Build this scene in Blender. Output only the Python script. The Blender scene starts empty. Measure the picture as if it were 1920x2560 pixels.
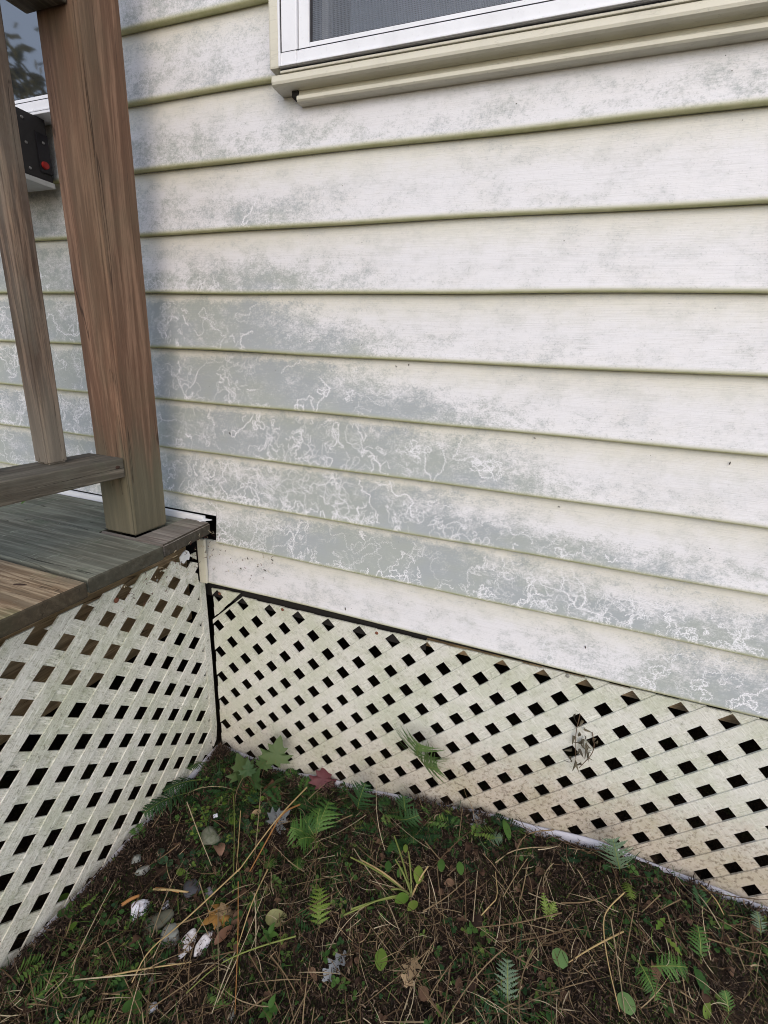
import bpy, bmesh, math, random
import numpy as np
from mathutils import Vector, Matrix, Euler
random.seed(7); RNG = np.random.default_rng(7)
SC = bpy.context.scene
COL = SC.collection

# ------------------------------------------------------------------ camera
cd = bpy.data.cameras.new('camera'); cam = bpy.data.objects.new('camera', cd); COL.objects.link(cam)
cd.sensor_fit = 'HORIZONTAL'; cd.sensor_width = 36.0; cd.lens = 21.81
cd.clip_start = 0.02; cd.clip_end = 500
CR = Vector((0.93433, 0.35325, 0.04728)); CU = Vector((-0.15112, 0.27254, 0.95020)); CB = CR.cross(CU)
m = Matrix((CR, CU, CB)).transposed().to_4x4(); m.translation = Vector((0.6668, -0.8686, 0.5680))
cam.matrix_world = m
SC.camera = cam

# ------------------------------------------------------------------ world, sun, exposure
SUN_TO = Vector((0.30, -0.74, 0.60)).normalized()      # direction towards the sun
w = bpy.data.worlds.new('World'); SC.world = w; w.use_nodes = True
wn = w.node_tree; bg = wn.nodes['Background']
sky = wn.nodes.new('ShaderNodeTexSky'); sky.sky_type = 'NISHITA'; sky.sun_disc = False
sky.sun_elevation = math.asin(SUN_TO.z); sky.sun_rotation = math.atan2(SUN_TO.x, SUN_TO.y)
sky.air_density = 1.0; sky.dust_density = 2.0; sky.ozone_density = 1.0
wn.links.new(sky.outputs[0], bg.inputs[0]); bg.inputs[1].default_value = 0.15
sl = bpy.data.lights.new('sun', 'SUN'); sun = bpy.data.objects.new('sun', sl); COL.objects.link(sun)
sl.energy = 0.60; sl.angle = math.radians(140); sl.color = (1.0, 0.975, 0.955)
sun.rotation_euler = SUN_TO.to_track_quat('Z', 'Y').to_euler(); sun.location = (-3, -5, 5)
SC.view_settings.view_transform = 'Standard'; SC.view_settings.look = 'None'
SC.view_settings.exposure = 0.70; SC.view_settings.gamma = 1.0; SC.view_settings.use_curve_mapping = False
SC.cycles.use_denoising = True
SC.cycles.filter_width = 1.0; SC.cycles.denoising_prefilter = 'ACCURATE'; SC.cycles.denoising_input_passes = 'RGB_ALBEDO_NORMAL'

# ------------------------------------------------------------------ object helpers
def tag(o, label=None, cat=None, group=None, kind=None):
    if label: o['label'] = label
    if cat: o['category'] = cat
    if group: o['group'] = group
    if kind: o['kind'] = kind
    return o
def thing(name, loc, label, cat, group=None):
    o = bpy.data.objects.new(name, None); COL.objects.link(o); o.location = loc; o.empty_display_size = 0.02
    return tag(o, label, cat, group)
def wloc(o):
    v = Vector((0, 0, 0))
    while o is not None:
        v += o.location; o = o.parent
    return v
def ob(name, me, mat, parent=None, loc=None, smooth=False):
    """me: mesh in WORLD coordinates; the object gets its origin at the parent's (or at loc)"""
    o = bpy.data.objects.new(name, me); COL.objects.link(o)
    base = wloc(parent) if parent else Vector(loc or (0, 0, 0))
    me.transform(Matrix.Translation(-base))
    if parent: o.parent = parent
    elif loc: o.location = loc
    if mat: me.materials.append(mat)
    if smooth:
        me.polygons.foreach_set('use_smooth', [True] * len(me.polygons))
    me.update()
    return o
def mesh(name, verts, faces):
    me = bpy.data.meshes.new(name); me.from_pydata([tuple(v) for v in verts], [], faces); me.update(); return me
def from_bm(name, bm):
    me = bpy.data.meshes.new(name); bm.to_mesh(me); bm.free(); return me
def fast_mesh(name, V, F, rnd=None):
    V = np.asarray(V, np.float32); F = np.asarray(F, np.int32); k = F.shape[1]
    me = bpy.data.meshes.new(name)
    me.vertices.add(len(V)); me.vertices.foreach_set('co', V.ravel())
    me.loops.add(F.size); me.loops.foreach_set('vertex_index', F.ravel())
    me.polygons.add(len(F)); me.polygons.foreach_set('loop_start', np.arange(0, F.size, k, dtype=np.int32))
    me.update(calc_edges=True)
    if rnd is not None:
        a = me.attributes.new('rnd', 'FLOAT', 'POINT'); a.data.foreach_set('value', np.asarray(rnd, np.float32))
    return me
def box(name, x0, x1, y0, y1, z0, z1, mat, parent, bev=0.002, jit=0.0, seg=2, cuts=0):
    bm = bmesh.new(); bmesh.ops.create_cube(bm, size=1)
    bmesh.ops.scale(bm, vec=(x1 - x0, y1 - y0, z1 - z0), verts=bm.verts)
    bmesh.ops.translate(bm, vec=((x0 + x1) / 2, (y0 + y1) / 2, (z0 + z1) / 2), verts=bm.verts)
    if bev: bmesh.ops.bevel(bm, geom=bm.edges[:], offset=bev, segments=seg, affect='EDGES', profile=0.6)
    if jit:
        for v in bm.verts: v.co += Vector([random.uniform(-jit, jit) for _ in range(3)])
    return ob(name, from_bm(name, bm), mat, parent)
def prism(name, pts2, lo, hi, axis, mat, parent, bev=0.0, loc=None):
    """2D polygon extruded along axis ('x': pts are (y,z); 'y': (x,z); 'z': (x,y))"""
    def to3(p, h): return (h, p[0], p[1]) if axis == 'x' else (p[0], h, p[1]) if axis == 'y' else (p[0], p[1], h)
    bm = bmesh.new()
    a = [bm.verts.new(to3(p, lo)) for p in pts2]; b = [bm.verts.new(to3(p, hi)) for p in pts2]; n = len(pts2)
    bm.faces.new(a); bm.faces.new(b[::-1])
    for i in range(n): bm.faces.new((a[i], b[i], b[(i + 1) % n], a[(i + 1) % n]))
    bmesh.ops.recalc_face_normals(bm, faces=bm.faces[:])
    if bev: bmesh.ops.bevel(bm, geom=bm.edges[:], offset=bev, segments=2, affect='EDGES')
    return ob(name, from_bm(name, bm), mat, parent, loc)

# ------------------------------------------------------------------ material helpers
class Mat:
    def __init__(s, name):
        s.m = bpy.data.materials.new(name); s.m.use_nodes = True; s.t = s.m.node_tree; s.b = s.t.nodes['Principled BSDF']
        s.b.inputs['Roughness'].default_value = 0.7
    def n(s, typ, **kw):
        nd = s.t.nodes.new(typ)
        for k, v in kw.items():
            if k in ('i',):
                for kk, vv in v.items():
                    if hasattr(vv, 'is_linked') or isinstance(vv, bpy.types.NodeSocket): s.t.links.new(vv, nd.inputs[kk])
                    else: nd.inputs[kk].default_value = vv
            else: setattr(nd, k, v)
        return nd
    def pos(s): return s.n('ShaderNodeNewGeometry').outputs['Position']
    def objc(s): return s.n('ShaderNodeTexCoord').outputs['Object']
    def xyz(s, v):
        return s.n('ShaderNodeSeparateXYZ', i={0: v}).outputs
    def comb(s, x, y, z): return s.n('ShaderNodeCombineXYZ', i={0: x, 1: y, 2: z}).outputs[0]
    def map(s, v, scale=(1, 1, 1), rot=(0, 0, 0), loc=(0, 0, 0)):
        return s.n('ShaderNodeMapping', i={'Vector': v, 'Scale': scale, 'Rotation': rot, 'Location': loc}).outputs[0]
    def noise(s, v, sc=1.0, det=4, rough=0.6, dist=0.0, col=False):
        nd = s.n('ShaderNodeTexNoise', i={'Vector': v, 'Scale': sc, 'Detail': det, 'Roughness': rough, 'Distortion': dist})
        return nd.outputs['Color' if col else 'Fac']
    def voro(s, v, sc, feature='F1', out='Distance'):
        return s.n('ShaderNodeTexVoronoi', feature=feature, i={'Vector': v, 'Scale': sc}).outputs[out]
    def math(s, op, a, b=0.0, c=0.0, clamp=False):
        return s.n('ShaderNodeMath', operation=op, use_clamp=clamp, i={0: a, 1: b, 2: c}).outputs[0]
    def vadd(s, a, b): return s.n('ShaderNodeVectorMath', operation='ADD', i={0: a, 1: b}).outputs[0]
    def vscale(s, a, k): return s.n('ShaderNodeVectorMath', operation='SCALE', i={0: a, 'Scale': k}).outputs[0]
    def step(s, v, a, b, lo=0.0, hi=1.0):
        return s.n('ShaderNodeMapRange', interpolation_type='SMOOTHSTEP', i={0: v, 1: a, 2: b, 3: lo, 4: hi}).outputs[0]
    def lin(s, v, a, b, lo=0.0, hi=1.0):
        return s.n('ShaderNodeMapRange', i={0: v, 1: a, 2: b, 3: lo, 4: hi}).outputs[0]
    def mix(s, f, a, b, mode='MIX'):
        nd = s.n('ShaderNodeMix', data_type='RGBA', blend_type=mode)
        for k, v in ((0, f), (6, a), (7, b)):
            if isinstance(v, bpy.types.NodeSocket): s.t.links.new(v, nd.inputs[k])
            else: nd.inputs[k].default_value = v if k == 0 else (*v[:3], 1)
        return nd.outputs[2]
    def ramp(s, f, stops):
        nd = s.n('ShaderNodeValToRGB', i={0: f}); e = nd.color_ramp.elements
        while len(e) < len(stops): e.new(0.5)
        for el, (p, c) in zip(e, stops): el.position = p; el.color = (*c, 1)
        return nd.outputs[0]
    def attr(s, name, out='Fac'): return s.n('ShaderNodeAttribute', attribute_name=name).outputs[out]
    def rnd(s): return s.n('ShaderNodeObjectInfo').outputs['Random']
    def set(s, **kw):
        for k, v in kw.items():
            k = {'color': 'Base Color', 'rough': 'Roughness', 'spec': 'Specular IOR Level', 'metal': 'Metallic', 'alpha': 'Alpha', 'ior': 'IOR', 'trans': 'Transmission Weight'}[k]
            if isinstance(v, bpy.types.NodeSocket): s.t.links.new(v, s.b.inputs[k])
            else: s.b.inputs[k].default_value = (*v, 1) if isinstance(v, tuple) else v
        return s
    def bump(s, h, dist=0.001, strength=1.0):
        nd = s.n('ShaderNodeBump', i={'Height': h, 'Distance': dist, 'Strength': strength})
        s.t.links.new(nd.outputs[0], s.b.inputs['Normal']); return s

E_ = 0.1143          # exposure of one siding course
def smooth(a, b, x):
    t = np.clip((x - a) / (b - a), 0, 1); return t * t * (3 - 2 * t)

# ------------------------------------------------------------------ wear map of the siding: algae film (R) and the pale trails grazed into it (G)
def wear_image():
    W, H = 2875, 1612; X0, X1, Z0, Z1 = -0.85, 1.45, 0.0, 1.29      # 0.8 mm per texel
    r = np.random.default_rng(3)
    xk = np.array([-.85, -.6, -.3, -.13, .04, .2, .38, .55, .7, .85, 1.0, 1.2, 1.45])
    # film density per course: (upper half, lower half)
    up = [[.35,.35,.35,.30,.35,.28,.22,.22,.28,.38,.6,.6,.6],
          [.6,.6,.6,.55,.55,.8,.85,.7,.45,.35,.4,.5,.5],
          [.7,.7,.7,.6,.6,.85,.7,.4,.2,.14,.14,.14,.14],
          [.7,.7,.7,.75,.8,.8,.75,.45,.15,.1,.1,.1,.1],
          [.75,.7,.7,.8,.85,.7,.3,.12,.1,.1,.1,.1,.1],
          [.75,.7,.65,.75,.75,.35,.15,.12,.15,.12,.12,.1,.1],
          [.6,.6,.5,.25,.25,.15,.1,.1,.15,.14,.1,.1,.1],
          [.5,.5,.4,.3,.2,.15,.15,.2,.15,.2,.2,.2,.2],
          [.5,.5,.35,.25,.25,.15,.05,.05,.05,.1,.1,.1,.1],
          [.5,.5,.4,.45,.35,.4,.3,.2,.2,.2,.2,.2,.2],
          [.5,.5,.5,.5,.5,.4,.3,.2,.2,.2,.2,.2,.2], [.5]*13]
    lo = [[.4,.4,.4,.32,.30,.30,.25,.28,.4,.55,.75,.75,.75],
          [.75,.75,.75,.75,.8,.9,.9,.9,.85,.8,.75,.7,.7],
          [.8,.8,.8,.8,.8,.9,.9,.8,.72,.6,.4,.3,.3],
          [.8,.8,.8,.8,.8,.9,.8,.7,.4,.22,.2,.2,.2],
          [.8,.8,.8,.85,.85,.85,.75,.5,.3,.2,.2,.2,.2],
          [.8,.8,.8,.8,.8,.75,.35,.25,.25,.2,.2,.2,.2],
          [.75,.7,.6,.5,.7,.5,.22,.2,.2,.2,.2,.2,.2],
          [.6,.6,.5,.45,.6,.35,.25,.25,.2,.2,.2,.25,.25],
          [.5,.5,.5,.55,.5,.35,.35,.3,.35,.4,.3,.3,.3],
          [.5,.5,.5,.4,.4,.4,.4,.3,.3,.3,.3,.3,.3],
          [.5]*13, [.5]*13]
    # grazing density per course
    tr = [[.2,.2,.2,.12,.15,.25,.3,.3,.35,.5,.55,.5,.5],
          [.6,.6,.8,1.,1.,1.1,.35,.75,1.1,1.0,.8,.8,.8],
          [.6,.6,.8,1.3,1.4,1.0,.9,.5,.35,.1,.05,0,0],
          [.8,.8,.8,.7,1.0,.8,.15,.03,.02,0,0,0,0],
          [.7,.7,.5,.3,.45,.35,.12,.03,0,0,0,0,0],
          [.5,.4,.4,.4,.4,.12,.02,0,0,0,0,0,0],
          [.2,.2,.2,.3,.4,.1,0,0,0,0,0,0,0],
          [.15,.1,.1,.1,.2,.05,0,0,0,0,0,0,0],
          [0]*13, [.1,.1,.1,.2,.2,.1,0,0,0,0,0,0,0], [0]*13, [0]*13]
    low = [.4, 2.6, 2.2, 1.2, 1.2, 1.3, 3.0, 3.0, 3, 1, 1, 1]
    up = np.array(up); lo = np.array(lo)
    xs = np.linspace(X0, X1, W); zs = np.linspace(Z0, Z1, H)
    crs = np.clip((zs / E_).astype(int), 0, 11); fr = zs / E_ - crs
    U = np.array([np.interp(xs, xk, u) for u in up]); L = np.array([np.interp(xs, xk, l) for l in lo])
    t = smooth(0.2, 0.75, fr)[:, None]
    A = L[crs] * (1 - t) + U[crs] * t
    A *= (1 - 0.55 * smooth(0.80, 0.97, fr))[:, None]           # sheltered strip under each lap stays clean
    G = np.zeros((H, W), np.float32)
    def stamp(px, pz, rad, val):
        k = 2
        ix = np.round(px).astype(int); iz = np.round(pz).astype(int)
        for dx in range(-k, k + 1):
            for dz in range(-k, k + 1):
                X = ix + dx; Z = iz + dz
                d = np.hypot(X - px, Z - pz)
                v = np.clip(rad + 0.55 - d, 0, 1) * val
                ok = (X >= 0) & (X < W) & (Z >= 0) & (Z < H)
                np.maximum.at(G, (Z[ok], X[ok]), v[ok])
    # grazing walks, all advanced together
    P = []
    for c in range(10):
        T = np.interp(np.linspace(X0, X1, 230), xk, tr[c])
        for kind, dens, ln in ((0, 2.3, 26), (1, .34, 150)):      # short feeding scribbles, long wandering loops
            n = int(T.sum() * dens)
            if n == 0: continue
            x0 = r.choice(np.linspace(X0, X1, 230), n, p=T / T.sum()) + r.uniform(-.006, .006, n)
            if kind == 0:                                          # scribbles gather in patches
                cen = x0[r.integers(0, n, max(2, n // 9))]; own = cen[r.integers(0, len(cen), n)]
                x0 = np.where(r.random(n) < .65, own + r.normal(0, .014, n), x0)
            f0 = r.random(n) ** (low[c] if low[c] >= 1 else 1)
            if kind == 1: f0 = r.random(n) ** .9
            P += [(a_, (c + 0.04 + 0.86 * f) * E_, c, ln, kind) for a_, f in zip(x0, f0)]
    P = np.array(P); n = len(P)
    x = P[:, 0].copy(); z = P[:, 1].copy(); c = P[:, 2]; kind = P[:, 4]
    th = r.uniform(0, 2 * math.pi, n); drift = r.normal(0, .10, n)
    length = P[:, 3] * r.uniform(.35, 1.7, n) + 8; wid = np.where(kind > 0, r.uniform(.35, 1.05, n), r.uniform(.25, .95, n)); val = r.uniform(.75, 1.0, n)
    for k in range(330):
        live = length > k
        if not live.any(): break
        th = th + r.normal(0, 1, n) * np.where(kind > 0, .38, .62) + drift * .25
        drift = drift * .985 + r.normal(0, .03, n)
        side = ((k % 4) - 1.5) * .00075                         # the zigzag of the feeding marks
        x = x + np.cos(th) * .0014; z = z + np.sin(th) * .0014
        zl = (c + .015) * E_; zh = (c + .93) * E_
        hit = (z < zl) | (z > zh); th = np.where(hit, -th, th); z = np.clip(z, zl, zh)
        px = (x - np.sin(th) * side - X0) / (X1 - X0) * W; pz = (z + np.cos(th) * side - Z0) / (Z1 - Z0) * H
        stamp(px[live], pz[live], (wid * r.uniform(.7, 1.25, n))[live], val[live])
    img = bpy.data.images.new('siding_wear', W, H, alpha=False, float_buffer=False)
    img.colorspace_settings.name = 'Non-Color'
    px = np.zeros((H, W, 4), np.float32); px[..., 0] = A; px[..., 1] = G; px[..., 3] = 1
    img.pixels.foreach_set(px.ravel()); img.update(); img.pack()
    return img, (X0, X1, Z0, Z1)

def siding_mat():
    M = Mat('weathered_vinyl_siding'); p = M.pos(); x, y, z = M.xyz(p)
    img, (X0, X1, Z0, Z1) = wear_image()
    uv = M.comb(M.lin(x, X0, X1), M.lin(z, Z0, Z1), 0.0)
    tex = M.n('ShaderNodeTexImage', image=img, extension='EXTEND', interpolation='Linear', i={0: uv})
    ch = M.n('ShaderNodeSeparateColor', i={0: tex.outputs['Color']}).outputs
    dens, trail = ch[0], ch[1]
    fine = M.noise(M.map(p, (120, 120, 170)), 1, 7, .8); coarse = M.noise(M.map(p, (9, 9, 15)), 1, 4, .6)
    mid = M.noise(M.map(p, (26, 26, 40)), 1, 5, .65); grain = M.noise(M.map(p, (18, 60, 900)), 1, 3, .6)
    nn = M.math('ADD', M.math('MULTIPLY', fine, .75), M.math('ADD', M.math('MULTIPLY', coarse, .40), M.math('MULTIPLY', mid, .55)))   # ~0.75 mean
    fine2 = M.noise(M.map(p, (330, 330, 420)), 1, 2, .7)
    v = M.math('ADD', M.math('ADD', M.math('MULTIPLY', dens, 1.18), M.math('MULTIPLY', M.math('SUBTRACT', nn, .85), 1.75)), M.math('MULTIPLY', M.math('SUBTRACT', fine2, .5), .85))
    film = M.step(v, .30, .98)
    mott = M.math('MULTIPLY', M.step(M.math('ADD', M.math('MULTIPLY', mid, .55), M.math('ADD', M.math('MULTIPLY', fine, .3), M.math('MULTIPLY', coarse, .25))), .50, .66), .34)
    speck = M.math('MULTIPLY', M.step(M.noise(M.map(p, (150, 150, 260)), 1, 3, .7), .60, .70), M.step(coarse, .42, .62))
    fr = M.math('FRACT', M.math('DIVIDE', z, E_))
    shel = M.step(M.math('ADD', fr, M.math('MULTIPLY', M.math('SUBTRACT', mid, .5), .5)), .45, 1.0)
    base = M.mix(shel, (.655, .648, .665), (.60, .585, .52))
    base = M.mix(M.math('MULTIPLY', M.step(coarse, .4, .7), .35), base, (.60, .58, .55))
    green = M.step(M.noise(M.map(p, (5, 5, 9), loc=(3, 1, 7)), 1, 3), .40, .62)
    alg = M.mix(green, (.305, .334, .346), (.315, .343, .322))
    base = M.mix(mott, base, (.44, .455, .455))
    filmk = M.math('MULTIPLY', film, M.math('SUBTRACT', 1.0, M.math('MULTIPLY', trail, .93)))
    col = M.mix(M.math('MULTIPLY', filmk, .94), base, alg)
    col = M.mix(M.math('MULTIPLY', M.math('MULTIPLY', trail, M.lin(film, 0, .6, .18, 1.0)), .74), col, (.82, .82, .86))
    col = M.mix(M.math('MULTIPLY', speck, .45), col, (.32, .33, .34))
    dot = M.step(M.voro(M.map(p, (46, 46, 46)), 1), .055, .03)
    col = M.mix(M.math('MULTIPLY', dot, M.step(coarse, .45, .6)), col, (.05, .045, .035))
    col = M.mix(M.math('MULTIPLY', M.step(grain, .50, .68), .16), col, (.30, .30, .29))
    col = M.mix(M.math('MULTIPLY', M.step(fine2, .56, .72), .20), col, (.28, .29, .29))
    lip = M.attr('lip')                                         # algae on the butt edge, with light bounced off the ground painted in
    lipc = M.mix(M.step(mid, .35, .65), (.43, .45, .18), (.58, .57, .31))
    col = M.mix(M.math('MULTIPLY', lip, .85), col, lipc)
    M.set(color=col, rough=M.lin(film, 0, 1, .48, .75), spec=.35)
    h = M.math('ADD', M.math('MULTIPLY', grain, 1.0), M.math('MULTIPLY', fine, .35))
    M.bump(h, .0006, .55)
    return M.m

def trim_mat(name, col, dirt=.35, veins=0.0):
    M = Mat(name); p = M.pos()
    n1 = M.noise(M.map(p, (14, 14, 14)), 1, 5, .65); n2 = M.noise(p, 160, 4, .7)
    c = M.mix(M.math('MULTIPLY', M.step(n1, .45, .75), dirt), col, tuple(k * .62 for k in col))
    c = M.mix(M.math('MULTIPLY', M.step(n2, .6, .75), dirt), c, (.22, .23, .18))
    h = n2
    if veins:
        g = M.noise(M.map(p, (5, 40, 40), rot=(0, .10, 0)), 1, 3, .5, .4)
        v = M.step(M.math('ABSOLUTE', M.math('SUBTRACT', M.math('FRACT', M.math('MULTIPLY', g, 7)), .5)), .05, .0)
        c = M.mix(M.math('MULTIPLY', v, veins), c, tuple(k * .7 for k in col)); h = M.math('SUBTRACT', n2, M.math('MULTIPLY', v, .6))
    M.set(color=c, rough=.5).bump(h, .0004, .4)
    return M.m

def wood_mat(name, axis, dark, light, grey, greyamt=.5, gz=None, green=(.10, .11, .07), greenamt=.25, scratch=0.0, bumpd=.0012, endk=0.0):
    """axis: grain direction 0/1/2. gz=(z0,z1): weathered grey below z0 fading to stain above z1"""
    M = Mat(name); p = M.vadd(M.pos(), M.vscale(M.comb(1.3, 2.1, .7), M.math('MULTIPLY', M.rnd(), 7)))
    s = [1, 1, 1]; s[axis] = .045
    f = lambda k: tuple(k * a for a in s)
    warp = M.vscale(M.noise(M.map(p, f(14)), 1, 3, .5, col=True), .035)
    pw = M.vadd(p, warp)
    g1 = M.noise(M.map(pw, f(85)), 1, 5, .65); g2 = M.noise(M.map(pw, f(420)), 1, 3, .6); g3 = M.noise(M.map(p, f(22)), 1, 4, .6)
    blot = M.noise(M.map(p, (7, 7, 7)), 1, 5, .65)
    c = M.ramp(g1, [(.34, tuple(k * .8 for k in dark)), (.50, dark), (.60, light), (.76, tuple(min(1, k * 1.3) for k in light))])
    c = M.mix(M.math('MULTIPLY', M.step(g2, .48, .66), .4), c, tuple(k * .55 for k in dark))
    ga = M.step(M.math('ADD', M.math('MULTIPLY', g3, .6), M.math('MULTIPLY', blot, .6)), .48, .78)
    k = M.math('MULTIPLY', ga, greyamt)
    if gz:
        zz = M.math('ADD', M.xyz(M.pos())[2], M.math('MULTIPLY', M.math('SUBTRACT', g3, .5), .35))
        k = M.math('MAXIMUM', k, M.math('MULTIPLY', M.step(zz, gz[0], gz[1], 1, 0), .85))
    gc = M.mix(g1, tuple(a * .6 for a in grey), tuple(min(1, a * 1.35) for a in grey))
    c = M.mix(k, c, gc)
    c = M.mix(M.math('MULTIPLY', M.step(M.noise(M.map(p, (11, 11, 11), loc=(4, 2, 9)), 1, 5, .7), .5, .72), greenamt), c, green)
    h = M.math('ADD', g1, M.math('MULTIPLY', g2, .6))
    if scratch:
        q = M.map(p, (90, 14, 60), rot=(0, 0, .6)); sn = M.noise(q, 1, 4, .75, .5)
        q2 = M.map(p, (70, 10, 60), rot=(0, 0, -.5)); sn2 = M.noise(q2, 1, 4, .75, .5)
        sc = M.math('MAXIMUM', M.step(sn, .62, .72), M.step(sn2, .64, .74))
        c = M.mix(M.math('MULTIPLY', sc, scratch), c, tuple(min(1, a * 2.1) for a in grey)); h = M.math('ADD', h, M.math('MULTIPLY', sc, -.5))
    crack = M.step(M.math('ABSOLUTE', M.math('SUBTRACT', M.noise(M.map(p, f(30), loc=(9, 9, 9)), 1, 2, .4), .5)), .006, .0)
    crack = M.math('MULTIPLY', crack, M.step(blot, .46, .54))
    kn = M.voro(M.map(p, tuple(7 * (1 if i != axis else .35) for i in range(3))), 1); kk = M.step(kn, .13, .04); c = M.mix(M.math('MULTIPLY', kk, .7), c, tuple(a * .45 for a in dark))
    c = M.mix(M.math('MULTIPLY', crack, .75), c, tuple(a * .25 for a in dark)); h = M.math('SUBTRACT', h, M.math('MULTIPLY', crack, 2))
    if endk:
        nx = M.math('ABSOLUTE', M.xyz(M.n('ShaderNodeNewGeometry').outputs['Normal'])[axis])
        en = M.noise(M.pos(), 45, 5, .7)
        c = M.mix(M.math('MULTIPLY', M.step(nx, .25, .75), endk), c, M.mix(en, (.012, .011, .008), (.058, .047, .030)))
    M.set(color=c, rough=.82, spec=.25).bump(h, bumpd, .8)
    return M.m

def lattice_mat(name, plane, sgn, base, soil=0.0, scuff=.5):
    M = Mat(name); p = M.pos(); x, y, z = M.xyz(p)
    r = (0, sgn * math.pi / 4, 0) if plane == 'xz' else (-sgn * math.pi / 4, 0, 0)
    sc = (9, 9, 260) if plane == 'xz' else (9, 9, 260)
    q = M.n('ShaderNodeVectorRotate', rotation_type='EULER_XYZ', i={'Vector': p, 'Rotation': r}).outputs[0]
    gr = M.noise(M.map(q, sc if plane == 'xz' else (9, 12, 260)), 1, 4, .65)
    gr2 = M.noise(M.map(q, (30, 30, 620)), 1, 2, .6)
    blot = M.noise(p, 9, 5, .65); mold = M.noise(p, 120, 5, .75); mid = M.noise(p, 34, 5, .7)
    fib = M.noise(M.map(q, (70, 70, 520)), 1, 4, .7); fib2 = M.noise(M.map(q, (300, 300, 90)), 1, 4, .75)
    c = M.mix(M.step(blot, .38, .68), base, tuple(a * b for a, b in zip(base, (.82, .86, .76))))
    c = M.mix(M.math('MULTIPLY', M.step(M.math('ADD', M.math('MULTIPLY', gr, .5), M.math('MULTIPLY', fib, .5)), .50, .64), scuff * .8), c, tuple(min(.9, a * 1.35) for a in base))
    c = M.mix(M.math('MULTIPLY', M.step(M.math('ADD', M.math('MULTIPLY', fib2, .5), M.math('MULTIPLY', fib, .5)), .50, .40), scuff * .75), c, tuple(a * b for a, b in zip(base, (.50, .50, .40))))
    c = M.mix(M.math('MULTIPLY', M.math('MULTIPLY', M.step(mold, .55, .66), M.step(mid, .42, .60)), .85 * scuff), c, (.13, .13, .10))
    c = M.mix(M.math('MULTIPLY', M.step(mid, .52, .72), .6 * scuff), c, (.33, .35, .23))
    c = M.mix(M.math('MULTIPLY', gr2, .16), c, (.2, .2, .17))
    # soil splashed up from the ground
    gl = M.lin(x, .05, .65, -.55, -.43) if plane == 'xz' else -.55
    zz = M.math('SUBTRACT', z, gl)
    spl = M.math('MULTIPLY', M.step(M.math('ADD', zz, M.math('MULTIPLY', M.math('SUBTRACT', mid, .5), .28)), .26, .03), soil)
    if plane == 'xz': spl = M.math('MULTIPLY', spl, M.step(x, .15, .75, .45, 1))
    c = M.mix(M.math('MULTIPLY', spl, .66), c, (.345, .245, .155))
    c = M.mix(M.math('MULTIPLY', M.math('MULTIPLY', spl, M.step(mold, .5, .62)), .8), c, (.10, .07, .045))
    M.set(color=c, rough=.6, spec=.35).bump(M.math('ADD', M.math('ADD', gr, M.math('MULTIPLY', gr2, .5)), M.math('MULTIPLY', mold, .5)), .0011, .75)
    return M.m

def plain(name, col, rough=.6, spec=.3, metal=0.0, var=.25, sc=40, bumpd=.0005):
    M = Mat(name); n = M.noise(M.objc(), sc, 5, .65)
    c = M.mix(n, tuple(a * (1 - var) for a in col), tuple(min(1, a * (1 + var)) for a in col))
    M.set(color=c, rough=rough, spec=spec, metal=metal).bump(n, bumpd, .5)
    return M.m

def leaf_mat(name, c1, c2, spot=.25, spotc=(.10, .07, .03), rough=.55):
    M = Mat(name); p = M.pos(); n = M.noise(p, 60, 4, .6); n2 = M.noise(p, 240, 3, .7)
    f = M.math('ADD', M.math('MULTIPLY', M.rnd(), .55), M.math('MULTIPLY', n, .5))
    c = M.mix(M.step(f, .15, .85), c1, c2)
    c = M.mix(M.math('MULTIPLY', M.step(n2, .60, .72), spot), c, spotc)
    M.set(color=c, rough=rough, spec=.3).bump(n2, .0006, .5)
    out = M.t.nodes['Material Output']
    tr = M.n('ShaderNodeBsdfTranslucent', i={0: c}); mx = M.n('ShaderNodeMixShader', i={0: .22, 1: M.b.outputs[0], 2: tr.outputs[0]})
    M.t.links.new(mx.outputs[0], out.inputs[0])
    return M.m

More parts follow.
